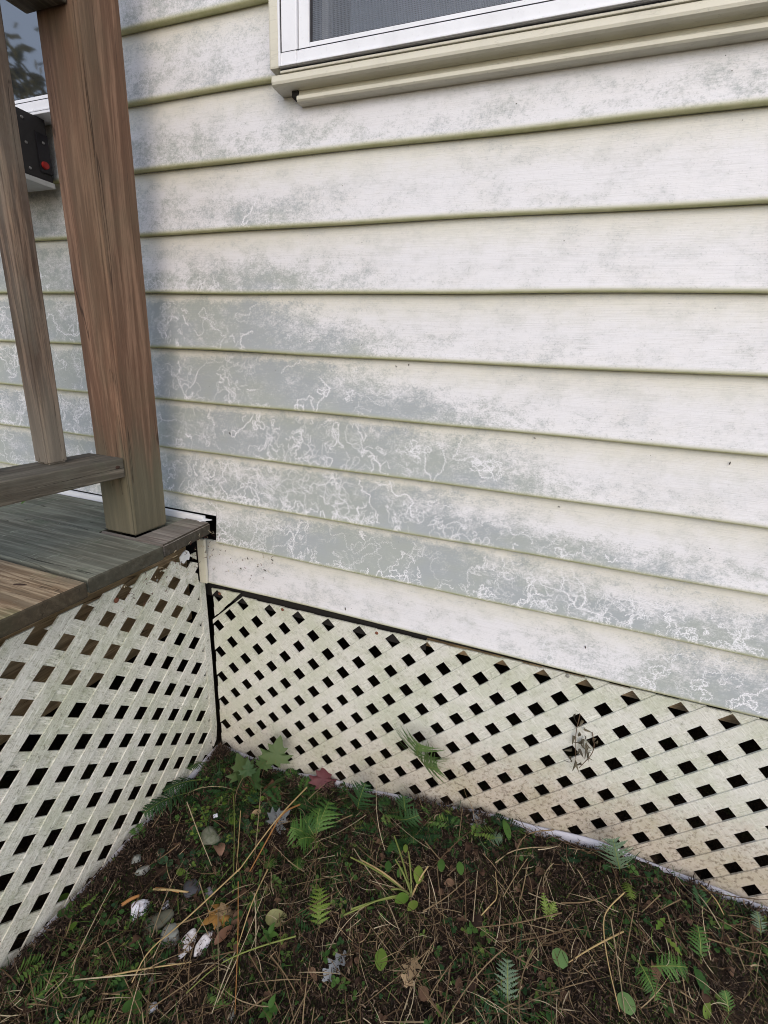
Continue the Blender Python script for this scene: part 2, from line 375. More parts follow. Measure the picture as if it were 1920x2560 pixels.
def bits_mat(name, stops, rough=.85):
    M = Mat(name); c = M.ramp(M.attr('rnd'), stops)
    n = M.noise(M.pos(), 300, 2, .6)
    c = M.mix(n, M.mix(.5, c, (0, 0, 0)), c)
    M.set(color=c, rough=rough, spec=.15)
    return M.m
PT = {"maple":[[0.045,-0.051],[0.028,0.048],[-0.025,-0.033],[0.016,0.01],[0.034,-0.031],[0.077,-0.01],[0.002,-0.07],[0.082,-0.046]],"jenny1":[[0.056,-0.057],[0.071,-0.078],[0.085,-0.102],[0.096,-0.119],[0.107,-0.147],[0.123,-0.161],[0.13,-0.182]],"jenny2":[[-0.036,-0.165],[-0.026,-0.179],[-0.017,-0.191],[-0.011,-0.202],[-0.013,-0.212],[-0.01,-0.233]],"dark_round":[[0.115,-0.125],[0.13,-0.123],[0.143,-0.11],[0.101,-0.169],[0.049,-0.222],[0.077,-0.227],[0.044,-0.26],[0.019,-0.273],[0.075,-0.203],[0.1,-0.056],[-0.021,-0.309],[0.012,-0.298],[0.091,-0.165],[0.052,-0.141],[-0.019,-0.215],[-0.063,-0.08],[0.144,-0.107]],"bright_round":[[0.058,-0.182],[0.275,-0.177],[0.004,-0.14],[0.023,-0.321]],"grey_leaf":[[0.155,-0.154]],"tan_leaf":[[0.091,-0.146]],"brown_curl":[[0.083,-0.252]],"brown_big":[[-0.024,-0.154],[0.107,-0.089],[0.036,-0.095]],"red_leaf":[[0.229,0.005]],"orange_small":[[-0.116,-0.197]],"flower":[[0.009,-0.18]],"moss_stone":[[0.03,-0.219]],"parsley":[[0.274,-0.154],[0.272,-0.071],[0.233,-0.132],[0.22,-0.169],[0.254,-0.189],[0.258,-0.094]],"fern_low":[[0.256,-0.193],[0.279,-0.236]],"fern_low2":[[0.207,-0.213],[0.212,-0.253]],"strawA":[[0.19,-0.04],[0.184,-0.126],[0.173,-0.181],[0.158,-0.284]],"strawB":[[0.196,-0.085],[0.177,-0.137],[0.18,-0.205],[0.183,-0.276]],"strawC":[[0.007,-0.107],[0.071,-0.184],[0.148,-0.288]],"strawD":[[0.061,-0.148],[0.118,-0.231],[0.147,-0.278]],"strawE":[[-0.076,-0.184],[-0.001,-0.232],[0.085,-0.284]],"strawF":[[0.198,-0.205],[0.204,-0.227],[0.217,-0.265]],"strawG":[[0.337,-0.074],[0.289,-0.111],[0.262,-0.149]],"strawH":[[-0.062,-0.219],[-0.045,-0.252],[-0.031,-0.28]],"wstone":[[0.001,-0.402]],"wsmall":[[0.04,-0.376],[0.117,-0.49],[0.149,-0.515],[0.29,-0.475],[0.228,-0.41]],"gstone":[[0.054,-0.403]],"greystone":[[0.093,-0.418]],"pair":[[0.139,-0.416],[0.167,-0.407]],"brownleaf2":[[0.192,-0.403]],"orangemaple":[[0.177,-0.342]],"curled_green":[[0.265,-0.337]],"slate":[[0.067,-0.325],[0.11,-0.319]],"bark":[[-0.036,-0.415],[-0.016,-0.389]],"twig":[[-0.002,-0.366],[0.068,-0.339]],"clover":[[0.122,-0.527]],"sprig":[[0.29,-0.362],[0.352,-0.454]],"s5_0":[[0.159,-0.279],[0.115,-0.413],[0.099,-0.472],[0.1,-0.51]],"s5_1":[[0.217,-0.258],[0.23,-0.331],[0.242,-0.394]],"s5_2":[[0.168,-0.297],[0.238,-0.388],[0.301,-0.48]],"s5_3":[[0.156,-0.348],[0.2,-0.401],[0.244,-0.452]],"s5_4":[[0.08,-0.318],[0.132,-0.352],[0.186,-0.385]],"s5_5":[[0.342,-0.348],[0.279,-0.395],[0.227,-0.431],[0.198,-0.484]],"s5_6":[[0.244,-0.405],[0.252,-0.449],[0.263,-0.493]],"s5_7":[[-0.002,-0.476],[0.071,-0.504],[0.15,-0.536]],"s5_8":[[0.311,-0.389],[0.351,-0.404],[0.383,-0.417]],"s5_9":[[0.271,-0.4],[0.327,-0.427],[0.375,-0.454]],"s5_10":[[0.034,-0.517],[0.112,-0.484],[0.168,-0.439]],"s5_11":[[0.06,-0.538],[0.088,-0.526]],"dandelion":[[0.53,-0.203],[0.437,-0.086],[0.464,-0.152],[0.389,-0.171],[0.361,-0.172],[0.492,-0.122],[0.551,-0.149],[0.413,-0.282],[0.484,-0.218]],"dleaf":[[0.468,-0.179],[0.492,-0.184],[0.537,-0.189],[0.526,-0.216],[0.546,-0.22],[0.491,-0.128],[0.453,-0.134],[0.619,-0.154],[0.578,-0.157]],"bluegrey":[[0.639,-0.033]],"greenleaf":[[0.703,-0.045]],"fernlet":[[0.656,-0.052],[0.688,-0.057]],"fernlet2":[[0.489,-0.063],[0.503,-0.108]],"fernbr":[[0.791,-0.171],[0.777,-0.139],[0.8,-0.145]],"s7_0":[[0.661,-0.223],[0.684,-0.193],[0.696,-0.174],[0.684,-0.127]],"s7_1":[[0.561,-0.233],[0.597,-0.208],[0.632,-0.154]],"s7_2":[[0.414,-0.284],[0.481,-0.239],[0.523,-0.215]],"s7_3":[[0.814,-0.157],[0.732,-0.207],[0.664,-0.236]],"s7_4":[[0.52,-0.095],[0.56,-0.129],[0.592,-0.146]],"s7_5":[[0.591,-0.01],[0.599,-0.088]],"s7_6":[[0.766,-0.191],[0.767,-0.134],[0.775,-0.099]],"s7_7":[[0.657,-0.227],[0.649,-0.14]],"s7_8":[[0.737,-0.184],[0.737,-0.246]],"s7_9":[[0.574,-0.268],[0.571,-0.3]],"s7_10":[[0.705,-0.166],[0.721,-0.124],[0.744,-0.074]],"s7_11":[[0.794,0.002],[0.745,-0.013],[0.721,-0.054],[0.719,-0.115]],"s7_12":[[0.681,-0.108],[0.717,-0.067],[0.811,-0.021]],"s7_13":[[0.473,-0.22],[0.506,-0.254],[0.532,-0.283]],"bigfern":[[0.968,-0.231],[0.941,-0.187]],"bigfern2":[[1.018,-0.174],[0.961,-0.19]],"brightA":[[0.976,-0.132],[0.99,-0.14]],"fernC":[[1.046,-0.151],[1.045,-0.104]],"bladeD":[[1.047,-0.197],[1.04,-0.182]],"fernE":[[1.077,-0.206],[1.068,-0.19]],"bladeF":[[1.04,-0.225],[1.05,-0.207]],"roundG":[[0.819,-0.242],[0.924,-0.267]],"brightH":[[1.149,-0.135]],"fernI":[[1.168,-0.052],[1.165,-0.021]],"fernJ":[[1.174,-0.075],[1.155,-0.101]],"s8_0":[[0.926,-0.088],[0.892,-0.132],[0.882,-0.16],[0.886,-0.213],[0.903,-0.278]],"s8_1":[[0.923,-0.145],[0.868,-0.196],[0.828,-0.228]],"s8_2":[[0.9,-0.139],[0.909,-0.2],[0.914,-0.273]],"s8_3":[[0.939,-0.117],[0.92,-0.196],[0.914,-0.226]],"s8_4":[[1.074,-0.002],[1.092,-0.031],[1.104,-0.052]],"s8_5":[[1.059,-0.02],[1.075,-0.057],[1.087,-0.089]],"s8_6":[[1.093,-0.1],[1.102,-0.114]],"s8_7":[[0.813,-0.134],[0.859,-0.122],[0.893,-0.101]],"s8_8":[[1.022,-0.115],[1.073,-0.099]],"s8_9":[[1.058,-0.12],[1.116,-0.104],[1.169,-0.092]],"s8_10":[[0.928,-0.233],[0.94,-0.263]],"s8_11":[[0.988,-0.208],[0.989,-0.244]],"s8_12":[[0.994,-0.06],[0.956,-0.108]],"s8_13":[[1.005,-0.206],[1.027,-0.212]],"s8_14":[[0.85,-0.223],[0.887,-0.25]],"s8_15":[[1.108,-0.109],[1.113,-0.141]],"holeleaf":[[0.513,-0.343]],"oakleaf":[[0.564,-0.35]],"greylobed":[[0.42,-0.386]],"fernM":[[0.376,-0.317],[0.344,-0.256]],"silverfern":[[0.735,-0.321],[0.724,-0.268]],"lattfern":[[0.329,-0.031],[0.33,0.062]],"lattfern2":[[0.463,-0.026],[0.451,0.072]],"rfern":[[0.935,-0.009],[0.927,0.054]],"fernT":[[0.937,-0.039],[0.936,-0.092]],"lfern":[[-0.097,-0.12],[-0.102,-0.213]],"lfern2":[[-0.148,-0.042],[-0.116,-0.115]],"lfern3":[[-0.088,-0.147],[-0.087,-0.258]],"yellowleaf":[[-0.093,-0.493],[-0.107,-0.468],[-0.154,-0.463]],"clover2":[[-0.115,-0.471]],"rb":[[1.155,-0.094],[1.195,-0.008]]}
# ------------------------------------------------------------------ ground height
KX = [-3, -.137, .08, .32, .63, .89, 1.07, 1.3, 3]; KZ = [-.55, -.55, -.56, -.52, -.455, -.425, -.43, -.44, -.46]
def ground0(x, y):
    x = np.asarray(x, float); y = np.asarray(y, float)
    z = np.interp(x, KX, KZ); s = np.clip(-y / .9, 0, 1); s = s * s * (3 - 2 * s)
    return z * (1 - s) + (-.54) * s
BW = [(RNG.uniform(4, 60) * RNG.choice([-1, 1]), RNG.uniform(4, 60), RNG.uniform(0, 6.28)) for _ in range(26)]
def ground(x, y):
    z = ground0(x, y)
    for a, b, c in BW: z = z + .046 / math.hypot(a, b) * np.sin(a * np.asarray(x) + b * np.asarray(y) + c)
    return z
def gz(x, y): return float(ground(x, y))

# ------------------------------------------------------------------ ground sheet
def build_ground():
    ax = np.concatenate([[-40, -15, -6, -3, -1.5, -.8], np.arange(-.5, 1.62, .008), [1.8, 2.2, 3, 6, 15, 40]])
    ay = np.concatenate([[-40, -15, -6, -3, -2, -1.4, -1], np.arange(-.8, .10, .008), [.2, .5, 1, 2, 4, 15, 40]])
    X, Y = np.meshgrid(ax, ay); Z = ground(X, Y)
    inn = (X > -.6) & (X < 1.7) & (Y > -.9) & (Y < .12)
    Z = Z + np.where(inn, RNG.normal(0, .0022, Z.shape), 0)
    V = np.stack([X, Y, Z], -1).reshape(-1, 3); nx = len(ax); ny = len(ay)
    i = np.arange((ny - 1) * nx).reshape(ny - 1, nx)[:, :-1].ravel()
    F = np.stack([i, i + 1, i + nx + 1, i + nx], 1)
    M = Mat('dark_soil'); p = M.pos(); n = M.noise(p, 28, 6, .7); n2 = M.noise(p, 180, 4, .7); n3 = M.noise(p, 6, 4, .6)
    c = M.ramp(n2, [(.3, (.012, .009, .007)), (.55, (.035, .024, .016)), (.75, (.075, .05, .033))])
    c = M.mix(M.math('MULTIPLY', M.step(n, .5, .68), .6), c, (.03, .045, .012))
    c = M.mix(M.math('MULTIPLY', M.step(n3, .55, .7), .4), c, (.06, .04, .028))
    M.set(color=c, rough=.95, spec=.1).bump(M.math('ADD', n, n2), .006, 1)
    o = ob('ground', fast_mesh('ground', V, F), M.m, smooth=True); tag(o, kind='structure')
build_ground()

# ------------------------------------------------------------------ house wall
SIDING = siding_mat()
BEIGE = trim_mat('beige_vinyl_trim', (.60, .575, .475), .3, .35)
WHITE = trim_mat('white_vinyl_frame', (.74, .75, .78), .28)
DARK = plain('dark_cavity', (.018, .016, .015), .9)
house = thing('house_wall', (0, 0, 0), 'house wall clad in pale algae-stained lap siding with windows', 'wall'); house['kind'] = 'thing'
def siding_segment(x0, x1, c, zcut=None):
    """one length of lap siding: face leaning out to a rounded butt with a flat underside"""
    z0 = c * E_; cut = zcut is not None
    prof = [(.0135, E_ + .004), (.0130, E_ - .002), (.0098, .085), (.0062, .050), (.0026, .020), (.0009, .0105), (.0000, .0068), (.0003, .0034), (.0020, .0010), (.0050, .0000), (.0150, .0012)]
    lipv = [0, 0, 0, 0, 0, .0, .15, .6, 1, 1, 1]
    if cut: prof = [(y, z) for y, z in prof if z0 + z > zcut + .004] + [(.0070, zcut - z0)]; lipv = [0] * len(prof)
    n = max(2, int((x1 - x0) / .05)); xs = np.linspace(x0, x1, n + 1)
    V = []; L = []; k = len(prof)
    for x in xs:
        dz = .0010 * math.sin(x * 5.1 + c * 1.7) + .0006 * math.sin(x * 13 + c * 2.9); dy = .0011 * math.sin(x * 7.3 + c * 2.3)
        for (y, z), l in zip(prof, lipv): V.append((x, y + dy * (1 - z / E_ * .9), z0 + z + dz * (1 if z < .05 else .3))); L.append(l)
    F = [(i * k + j, i * k + j + 1, (i + 1) * k + j + 1, (i + 1) * k + j) for i in range(n) for j in range(k - 1)]
    F = [f[::-1] for f in F]
    me = mesh('siding_board', V, F)
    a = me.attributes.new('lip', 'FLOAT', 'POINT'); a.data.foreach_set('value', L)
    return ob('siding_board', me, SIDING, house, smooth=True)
WR = (.118, 1.22, .992, 2.05)      # right window opening x0,x1,z0,z1
WL = (-1.45, -.31, .992, 2.05)
XL, XR = -2.6, 2.6
for c in range(21):
    z0, z1 = c * E_, (c + 1) * E_
    spans = [(XL, XR)]
    for w4 in (WR, WL):
        if z0 > w4[2] - .02 and z1 < w4[3] + .02:
            spans = [t for a, b in spans for t in ((a, min(b, w4[0])), (max(a, w4[1]), b)) if t[1] - t[0] > .001]
    if c == 1:
        siding_segment(XL, -.0875, c, .186); siding_segment(-.0875, XR, c)
    elif c == 0: siding_segment(-.136, XR, c)
    else:
        for a, b in spans: siding_segment(a, b, c)
# rest of the shell: keeps the crawl space and the room dark
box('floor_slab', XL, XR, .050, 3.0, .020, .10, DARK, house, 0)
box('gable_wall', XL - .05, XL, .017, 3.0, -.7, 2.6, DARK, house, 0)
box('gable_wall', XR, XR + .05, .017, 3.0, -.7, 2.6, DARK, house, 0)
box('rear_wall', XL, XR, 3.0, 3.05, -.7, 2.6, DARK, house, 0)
box('roof', XL - .1, XR + .1, -.35, 3.1, 2.405, 2.5, BEIGE, house, .01)
SILLWOOD = wood_mat('sill_wood', 0, (.36, .25, .14), (.55, .41, .25), (.2, .18, .14), .2, greenamt=.1)
box('sill_beam', XL, XR, .052, .09, -.0585, .018, SILLWOOD, house, .002)
box('dark_gap_strip', XL, .46, .031, .034, -.056, .018, DARK, house, 0); box('dark_gap_strip', .4605, XR, .031, .034, -.022, .018, DARK, house, 0)  # dark strips added behind the gap below the siding to darken it
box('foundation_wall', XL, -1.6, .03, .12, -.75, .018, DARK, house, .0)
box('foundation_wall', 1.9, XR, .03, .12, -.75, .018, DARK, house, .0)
# trim by the deck
box('flashing_strip', -2.4, -.110, -.0125, -.0035, .1665, .187, WHITE, house, .0012)
fl = prism('flashing_tail', [(-.122, -.0215), (-.109, -.026), (-.090, -.0045), (-.107, -.0035)], .1785, .1800, 'z', WHITE, house)
box('corner_strip', -.1395, -.1175, -.0085, -.0010, .0025, .123, BEIGE, house, .001)
# little insects and specks stuck to the siding
bm = bmesh.new()
for x, z, s in [(-.03, .395, .006), (.36, .56, .004), (.385, .564, .004), (.69, .33, .004), (.93, .44, .005), (.18, .60, .003), (.21, .40, .003), (.27, .02, .007), (.56, 1.0, .005), (.78, .06, .006), (.63, .45, .004), (.05, .07, .007), (.0, .09, .006), (.03, .075, .005), (-.02, .06, .006), (.07, .1, .007)]:
    fr = z / E_ % 1; y = .0005 + .011 * fr - .0016
    t = bmesh.ops.create_icosphere(bm, subdivisions=1, radius=1)
    a = random.uniform(0, 3)
    bmesh.ops.transform(bm, matrix=Matrix.Translation((x, y, z)) @ Matrix.Rotation(a, 4, 'Y') @ Matrix.Diagonal((s * .62, .0010, s * .2, 1)), verts=t['verts'])
o = ob('insect_specks', from_bm('insect_specks', bm), plain('insect_brown', (.035, .022, .015)), house); o['kind'] = 'stuff'

# ---- windows
def glass_mat():
    M = Mat('window_glass'); M.set(color=(.02, .022, .026), rough=.03, spec=.5, ior=2.4); return M.m
def screen_mat():
    M = Mat('insect_screen'); x, y, z = M.xyz(M.pos())
    g = M.math('MAXIMUM', M.step(M.math('SINE', M.math('MULTIPLY', x, 2600)), .1, .8), M.step(M.math('SINE', M.math('MULTIPLY', z, 2600)), .1, .8))
    n = M.noise(M.pos(), 25, 4)
    M.set(color=M.mix(n, (.11, .125, .15), (.18, .20, .235)), rough=.55, spec=.4, alpha=M.lin(g, 0, 1, .42, .80)).bump(g, .0003, .5)
    return M.m
GLASS = glass_mat(); SCREEN = screen_mat(); GASK = plain('black_gasket', (.015, .014, .018), .6)
BLIND = plain('grey_room', (.30, .315, .34), .9, var=.1); ROOMD = plain('dim_room', (.03, .033, .04), .9)
def frame4(name, x0, x1, z0, z1, wl, wr, wb, wt, y0, y1, mat, par, bev=.001):
    box(name, x0, x0 + wl, y0, y1, z0, z1, mat, par, bev)
    box(name, x1 - wr, x1, y0, y1, z0, z1, mat, par, bev)
    box(name, x0 + wl + .0002, x1 - wr - .0002, y0 + .0004, y1, z0, z0 + wb, mat, par, bev)
    box(name, x0 + wl + .0002, x1 - wr - .0002, y0 + .0004, y1, z1 - wt, z1, mat, par, bev)
def window(x0, x1, zb, zt, screen):
    """x0..zt: outside of the white frame"""
    wd = bpy.data.objects.new('window', None); COL.objects.link(wd); wd.parent = house; wd.empty_display_size = .05
    frame4('window_frame', x0, x1, zb, zt, .034, .034, .018, .03, -.031, .03, WHITE, wd, .0015)
    frame4('frame_rib', x0 + .0005, x1 - .0005, zb + .0005, zt - .0005, .0035, .0035, .0025, .0025, -.0335, -.0308, WHITE, wd, .0006)
    frame4('groove_seal', x0 + .0045, x1 - .0045, zb + .019, zt - .006, .0016, .0016, .0008, .0016, -.0317, -.030, GASK, wd, 0)
    a0, a1, b0, b1 = x0 + .0355, x1 - .0355, zb + .0185, zt - .0315
    frame4('sash', a0, a1, b0, b1, .019, .019, .010, .02, -.027, .02, WHITE, wd, .0015)
    frame4('glazing_gasket', a0 + .0192, a1 - .0192, b0 + .0102, b1 - .0202, .0032, .0032, .0025, .003, -.0225, .012, GASK, wd, 0)
    c0, c1, d0, d1 = a0 + .0225, a1 - .0225, b0 + .0128, b1 - .0234
    if screen:
        ob('screen', mesh('screen', [(c0, -.0205, d0), (c1, -.0205, d0), (c1, -.0205, d1), (c0, -.0205, d1)], [(0, 1, 2, 3)]), SCREEN, wd)
        frame4('inner_sash', c0, c1, d0 - .004, d1, .012, .012, .006, .02, .010, .03, plain('grey_sash', (.42, .44, .47)), wd)
        box('inner_stile', c0 + .030, c0 + .0325, .0085, .03, d0, d1, GASK, wd, 0)
    box('pane', c0 - .002, c1 + .002, .031 if screen else -.014, .034 if screen else -.010, d0 - .002, d1 + .002, GLASS, wd, 0)
    box('room_blind', c0 - .05, c1 + .05, .055, .058, d0 - .05, d1 + .05, BLIND if screen else ROOMD, wd, 0)
    return wd
window(.1385, 1.20, 1.0265, 2.03, True)
window(-1.43, -.335, 1.0265, 2.03, False)
# beige casing round the right window
box('window_casing', .1195, .1378, -.030, .012, 1.0265, 2.05, BEIGE, house, .003)
box('window_casing', 1.2008, 1.22, -.030, .012, 1.0265, 2.05, BEIGE, house, .003)
box('sill_lip', .1385, 1.20, -.0285, .010, 1.0200, 1.0235, BEIGE, house, .0012)
box('sill_recess', .139, 1.20, -.026, .010, 1.0236, 1.0262, GASK, house, 0)
prism('sill_trim', [(-.0240, 1.0195), (-.0262, 1.0190), (-.0270, 1.0105), (-.0258, 1.0070), (-.0215, 1.0050), (-.0130, 1.0045), (.010, 1.0045), (.010, 1.0195)], .1210, 1.2185, 'x', BEIGE, house)
box('trim_recess', .148, .1600, -.006, .011, .9955, 1.0042, DARK, house, 0)
prism('starter_strip', [(-.0030, 1.0042), (-.0040, .9975), (-.0080, .9958), (-.0112, .9938), (-.0118, .9918), (-.0118, .9885), (-.0095, .9862), (-.004, .9855), (.010, .9857), (.010, 1.0042)], .1605, 1.20, 'x', BEIGE, house)
prism('window_casing', [(-.030, 2.03), (-.030, 1.0225), (-.020, 1.0215), (.010, 1.0215), (.010, 2.03)], -.334, -.318, 'x', BEIGE, house)
box('sill_trim', -1.44, -.336, -.033, .010, 1.0215, 1.0262, WHITE, house, .001)

# ------------------------------------------------------------------ lattice panels
def clip(poly, a, b, c):        # keep a*x+b*y <= c
    out = []
    for i in range(len(poly)):
        p, q = poly[i], poly[(i + 1) % len(poly)]
        dp = a * p[0] + b * p[1] - c; dq = a * q[0] + b * q[1] - c
        if dp <= 0: out.append(p)
        if dp * dq < 0:
            t = dp / (dp - dq); out.append((p[0] + (q[0] - p[0]) * t, p[1] + (q[1] - p[1]) * t))
    return out
PITCH = .0825; SW = (PITCH / math.sqrt(2)) - .0262       # slat width
def slats(origin, sx, sz, rng_, direction, gap=.0272):
    """slat rectangles in panel coordinates; holes are centred on origin + multiples of the pitch"""
    p = PITCH / math.sqrt(2); out = []; SW = p - gap
    for k in range(-rng_, rng_):
        off = (k + .5) * p; L = 4.0
        d = (math.sqrt(.5), direction * math.sqrt(.5)); n = (-d[1], d[0])
        jo = random.uniform(-.0006, .0006); hw = SW / 2 + random.uniform(-.0004, .0004)
        pts = [(d[0] * s * L + n[0] * (off + jo + t * hw), d[1] * s * L + n[1] * (off + jo + t * hw)) for s, t in ((-1, -1), (1, -1), (1, 1), (-1, 1))]
        out.append([(origin[0] + a * sx, origin[1] + b * sz) for a, b in pts])
    return out
wallp = thing('lattice_panel', (.8, .015, -.5), 'long lattice skirting panel under the house siding', 'lattice', 'vinyl lattice skirting panels')
LW = (.64, .635, .585)
W1 = lattice_mat('lattice_wall_rising', 'xz', -1, LW, .85, .6); W2 = lattice_mat('lattice_wall_falling', 'xz', 1, (.64, .635, .585), .85, .75)
SL = .0165
def slat_obj(poly, lo, hi, axis, mat, par, name='slat'):
    if len(poly) < 3: return
    ar = abs(sum(poly[i][0] * poly[(i + 1) % len(poly)][1] - poly[(i + 1) % len(poly)][0] * poly[i][1] for i in range(len(poly)))) / 2
    if ar < 3e-5: return
    return prism(name, poly, lo, hi, axis, mat, par)
for direction, lo, hi, mt in ((1, .0150, .0186, W1), (-1, .0176, .0212, W2)):
    for q in slats((.3825, -.0435), 1, 1, 46, direction):
        q = [(a, b + SL * (a - .3825)) for a, b in q]
        q = clip(q, -1, 0, .1285); q = clip(q, 1, 0, 1.80); q = clip(q, 0, -1, .66)
        top = -.0225 + random.uniform(-.0012, .0012)
        q = clip(q, -SL, 1, top - SL * .3825)
        if len(q) < 3: continue
        # the crack that splits off the upper corner
        j = random.uniform(-.004, .004)
        a, b = (-.030, -.025), (-.125, -.112); nx, nz = (b[1] - a[1]), -(b[0] - a[0]); L = math.hypot(nx, nz); nx /= L; nz /= L
        c0 = nx * a[0] + nz * a[1]
        main = clip(q, nx, nz, c0 - .0035 + j) if nx < 0 else q
        main = clip(q, -nx, -nz, -(c0 + .002 + j)) if (nx * .5 + nz * -.3 - c0) > 0 else clip(q, nx, nz, c0 - .002 + j)
        side = clip(q, nx, nz, c0 - .002 + j) if (nx * .5 + nz * -.3 - c0) > 0 else clip(q, -nx, -nz, -(c0 + .002 + j))
        slat_obj(main, lo, hi, 'y', mt, wallp)
        if len(side) >= 3:
            sq = []
            for x, z in side:            # the loose corner has dropped back and turned a little
                dx, dz = x + .1285, z + .03; t = .05
                sq.append((-.1285 + dx * math.cos(t) - dz * math.sin(t), -.026 + dx * math.sin(t) + dz * math.cos(t)))
            slat_obj(sq, lo + .004, hi + .004, 'y', mt, wallp, 'loose_slat')
NAIL = plain('rusty_nail', (.16, .06, .035), .7, var=.4); NAILG = plain('grey_nail', (.22, .22, .2), .5)
def nail(x, y, z, ax, par, mat, r=.0042):
    bm = bmesh.new(); bmesh.ops.create_uvsphere(bm, u_segments=10, v_segments=6, radius=r)
    s = (1, .35, 1) if ax == 'y' else (.35, 1, 1)
    bmesh.ops.transform(bm, matrix=Matrix.Translation((x, y, z)) @ Matrix.Diagonal((*s, 1)), verts=bm.verts)
    ob('nail_head', from_bm('nail_head', bm), mat, par, smooth=True)
for x, z, mt in ((-.103, -.036, NAIL), (.092, -.033, NAIL), (.345, -.032, NAIL), (.76, -.0195, NAILG)): nail(x, .0145 if x > 0 else .0185, z, 'y', wallp, mt)
# flared pale bottom lip
LIPM = trim_mat('pale_lip', (.47, .46, .50), .75)
def lip(pts, side, par):
    V = []; k = 5
    for (x, y, z) in pts:
        for a, b in ((.0, .009), (.0018, .008), (.0050, .003), (.0075, -.003), (.008, -.016)):
            b += .0015 * math.sin(x * 31 + y * 40) - .007 * max(0, math.sin(x * 7.3 + y * 9 + 1.0) + .5 * math.sin(x * 19 + y * 23) - .45)
            V.append((x, y - a, z + b) if side == 'y' else (x + a, y, z + b))
    F = [(i * k + j, (i + 1) * k + j, (i + 1) * k + j + 1, i * k + j + 1) for i in range(len(pts) - 1) for j in range(k - 1)]
    me = mesh('bottom_lip', V, F)
    o = ob('bottom_lip', me, LIPM, par, smooth=True)
    md = o.modifiers.new('thickness', 'SOLIDIFY'); md.thickness = .002
lip([(x, .0148, float(ground0(x, 0)) + .003 + .004 * math.sin(x * 9)) for x in np.linspace(-.12, 1.8, 60)], 'y', wallp)

leftp = thing('lattice_panel', (-.137, -.5, -.52), 'scuffed lattice panel below the deck with a broken top corner', 'lattice', 'vinyl lattice skirting panels')
LL = (.69, .675, .615)
L1 = lattice_mat('lattice_deck_rising', 'yz', 1, LL, .25, .95); L2 = lattice_mat('lattice_deck_falling', 'yz', -1, (.67, .655, .59), .25, 1.0)
for direction, lo, hi, mt in ((1, -.1370, -.1404, L1), (-1, -.1394, -.1430, L2)):
    for q in slats((-.456, -.118), 1.10, .945, 40, direction, .0292):
        q = clip(q, 1, 0, -.0135); q = clip(q, -1, 0, 1.55); q = clip(q, 0, -1, .66)
        if direction == 1: q = clip(q, random.uniform(-.3, .3), 1, .099 + random.uniform(-.006, .004)) if False else clip(q, 0, 1, .100 + random.uniform(-.005, .003))
        else: q = clip(q, 0, 1, .086 + random.uniform(-.004, .003))
        # broken bite near the wall
        q2 = clip(q, .55, 1, .048 + random.uniform(-.006, .006))
        slat_obj(q2 if len(q2) >= 3 and max(a for a, b in q) > -.09 else q, lo, hi, 'x', mt, leftp)
prism('edge_strip', [(-.0130, .0015), (.0060, .0005), (.0105, -.25), (.0090, -.47), (.0020, -.515), (-.0110, -.53), (-.0130, -.50)], -.1445, -.1362, 'x', L1, leftp, .0008)
prism('broken_chip', [(-.049, .1075), (-.060, .104), (-.071, .096), (-.070, .083), (-.060, .076), (-.050, .082), (-.043, .079), (-.038, .090), (-.041, .101)], -.1385, -.1352, 'x', plain('bright_chip', (.72, .73, .74)), leftp, .0006)
nail(-.1365, -.250, .070, 'x', leftp, NAIL, .0062); nail(-.1365, -.143, .068, 'x', leftp, NAILG, .003)
lip([(-.1366, y, float(ground0(-.13, y)) + .004) for y in np.linspace(.004, -1.5, 50)], 'x', leftp)

# ------------------------------------------------------------------ deck
deck = thing('deck', (-1.2, -.8, -.55), 'weathered wooden deck with rounded board ends', 'deck')
DZ1, DZ0 = .178, .148
DW_G = wood_mat('deck_wood_greenish', 0, (.12, .118, .092), (.21, .208, .165), (.225, .24, .195), .65, green=(.10, .125, .085), greenamt=.6, scratch=.55, endk=.8)
DW_T = wood_mat('deck_wood_tan', 0, (.22, .15, .09), (.42, .32, .21), (.27, .26, .19), .45, green=(.18, .21, .10), greenamt=.45, scratch=.2, endk=.9)
DW_S = wood_mat('deck_wood_small', 0, (.15, .12, .10), (.29, .25, .22), (.26, .25, .23), .6, green=(.12, .14, .10), greenamt=.3, scratch=.3, endk=.85)
def board(y0, y1, x1, mat, x0=-2.3, dz=0):
    o = box('deck_board', x0, x1, y0, y1, DZ0 + dz, DZ1 + dz, mat, deck, .0055, seg=3); return o
prism('deck_board', [(-.2530, -.1785), (-.0720, -.1775), (-.0845, -.0165), (-.1585, -.0165), (-.1585, -.1662), (-.2530, -.1662)], DZ0, DZ1, 'z', DW_S, deck, .004)
box('deck_board', -2.3, -.2545, -.1765, -.0165, DZ0, DZ1 - .002, DW_G, deck, .005, seg=3)
box('deck_board', -.2535, -.158, -.069, -.0165, DZ0, DZ1 - .003, DW_G, deck, .004)
board(-.352, -.1815, -.0655, DW_G, dz=.001)
board(-.530, -.3585, -.0610, DW_T, dz=-.001)
for k in range(5): board(-.530 - .1765 * (k + 1), -.3585 - .1765 * (k + 1), -.060 + random.uniform(-.004, .004), DW_G if k % 2 else DW_T)
RIM = wood_mat('rim_wood', 1, (.27, .19, .105), (.46, .335, .20), (.20, .18, .12), .3, green=(.13, .12, .05), greenamt=.3)
box('rim_joist', -.220, -.180, -1.45, -.004, -.118, .1475, RIM, deck, .002)
box('rim_joist', -2.3, -.222, -1.45, -1.41, -.118, .1475, RIM, deck, .002)
for x in (-.65, -1.1, -1.6, -2.05): box('deck_joist', x - .02, x + .02, -1.408, -.006, -.110, .1472, RIM, deck, .002)
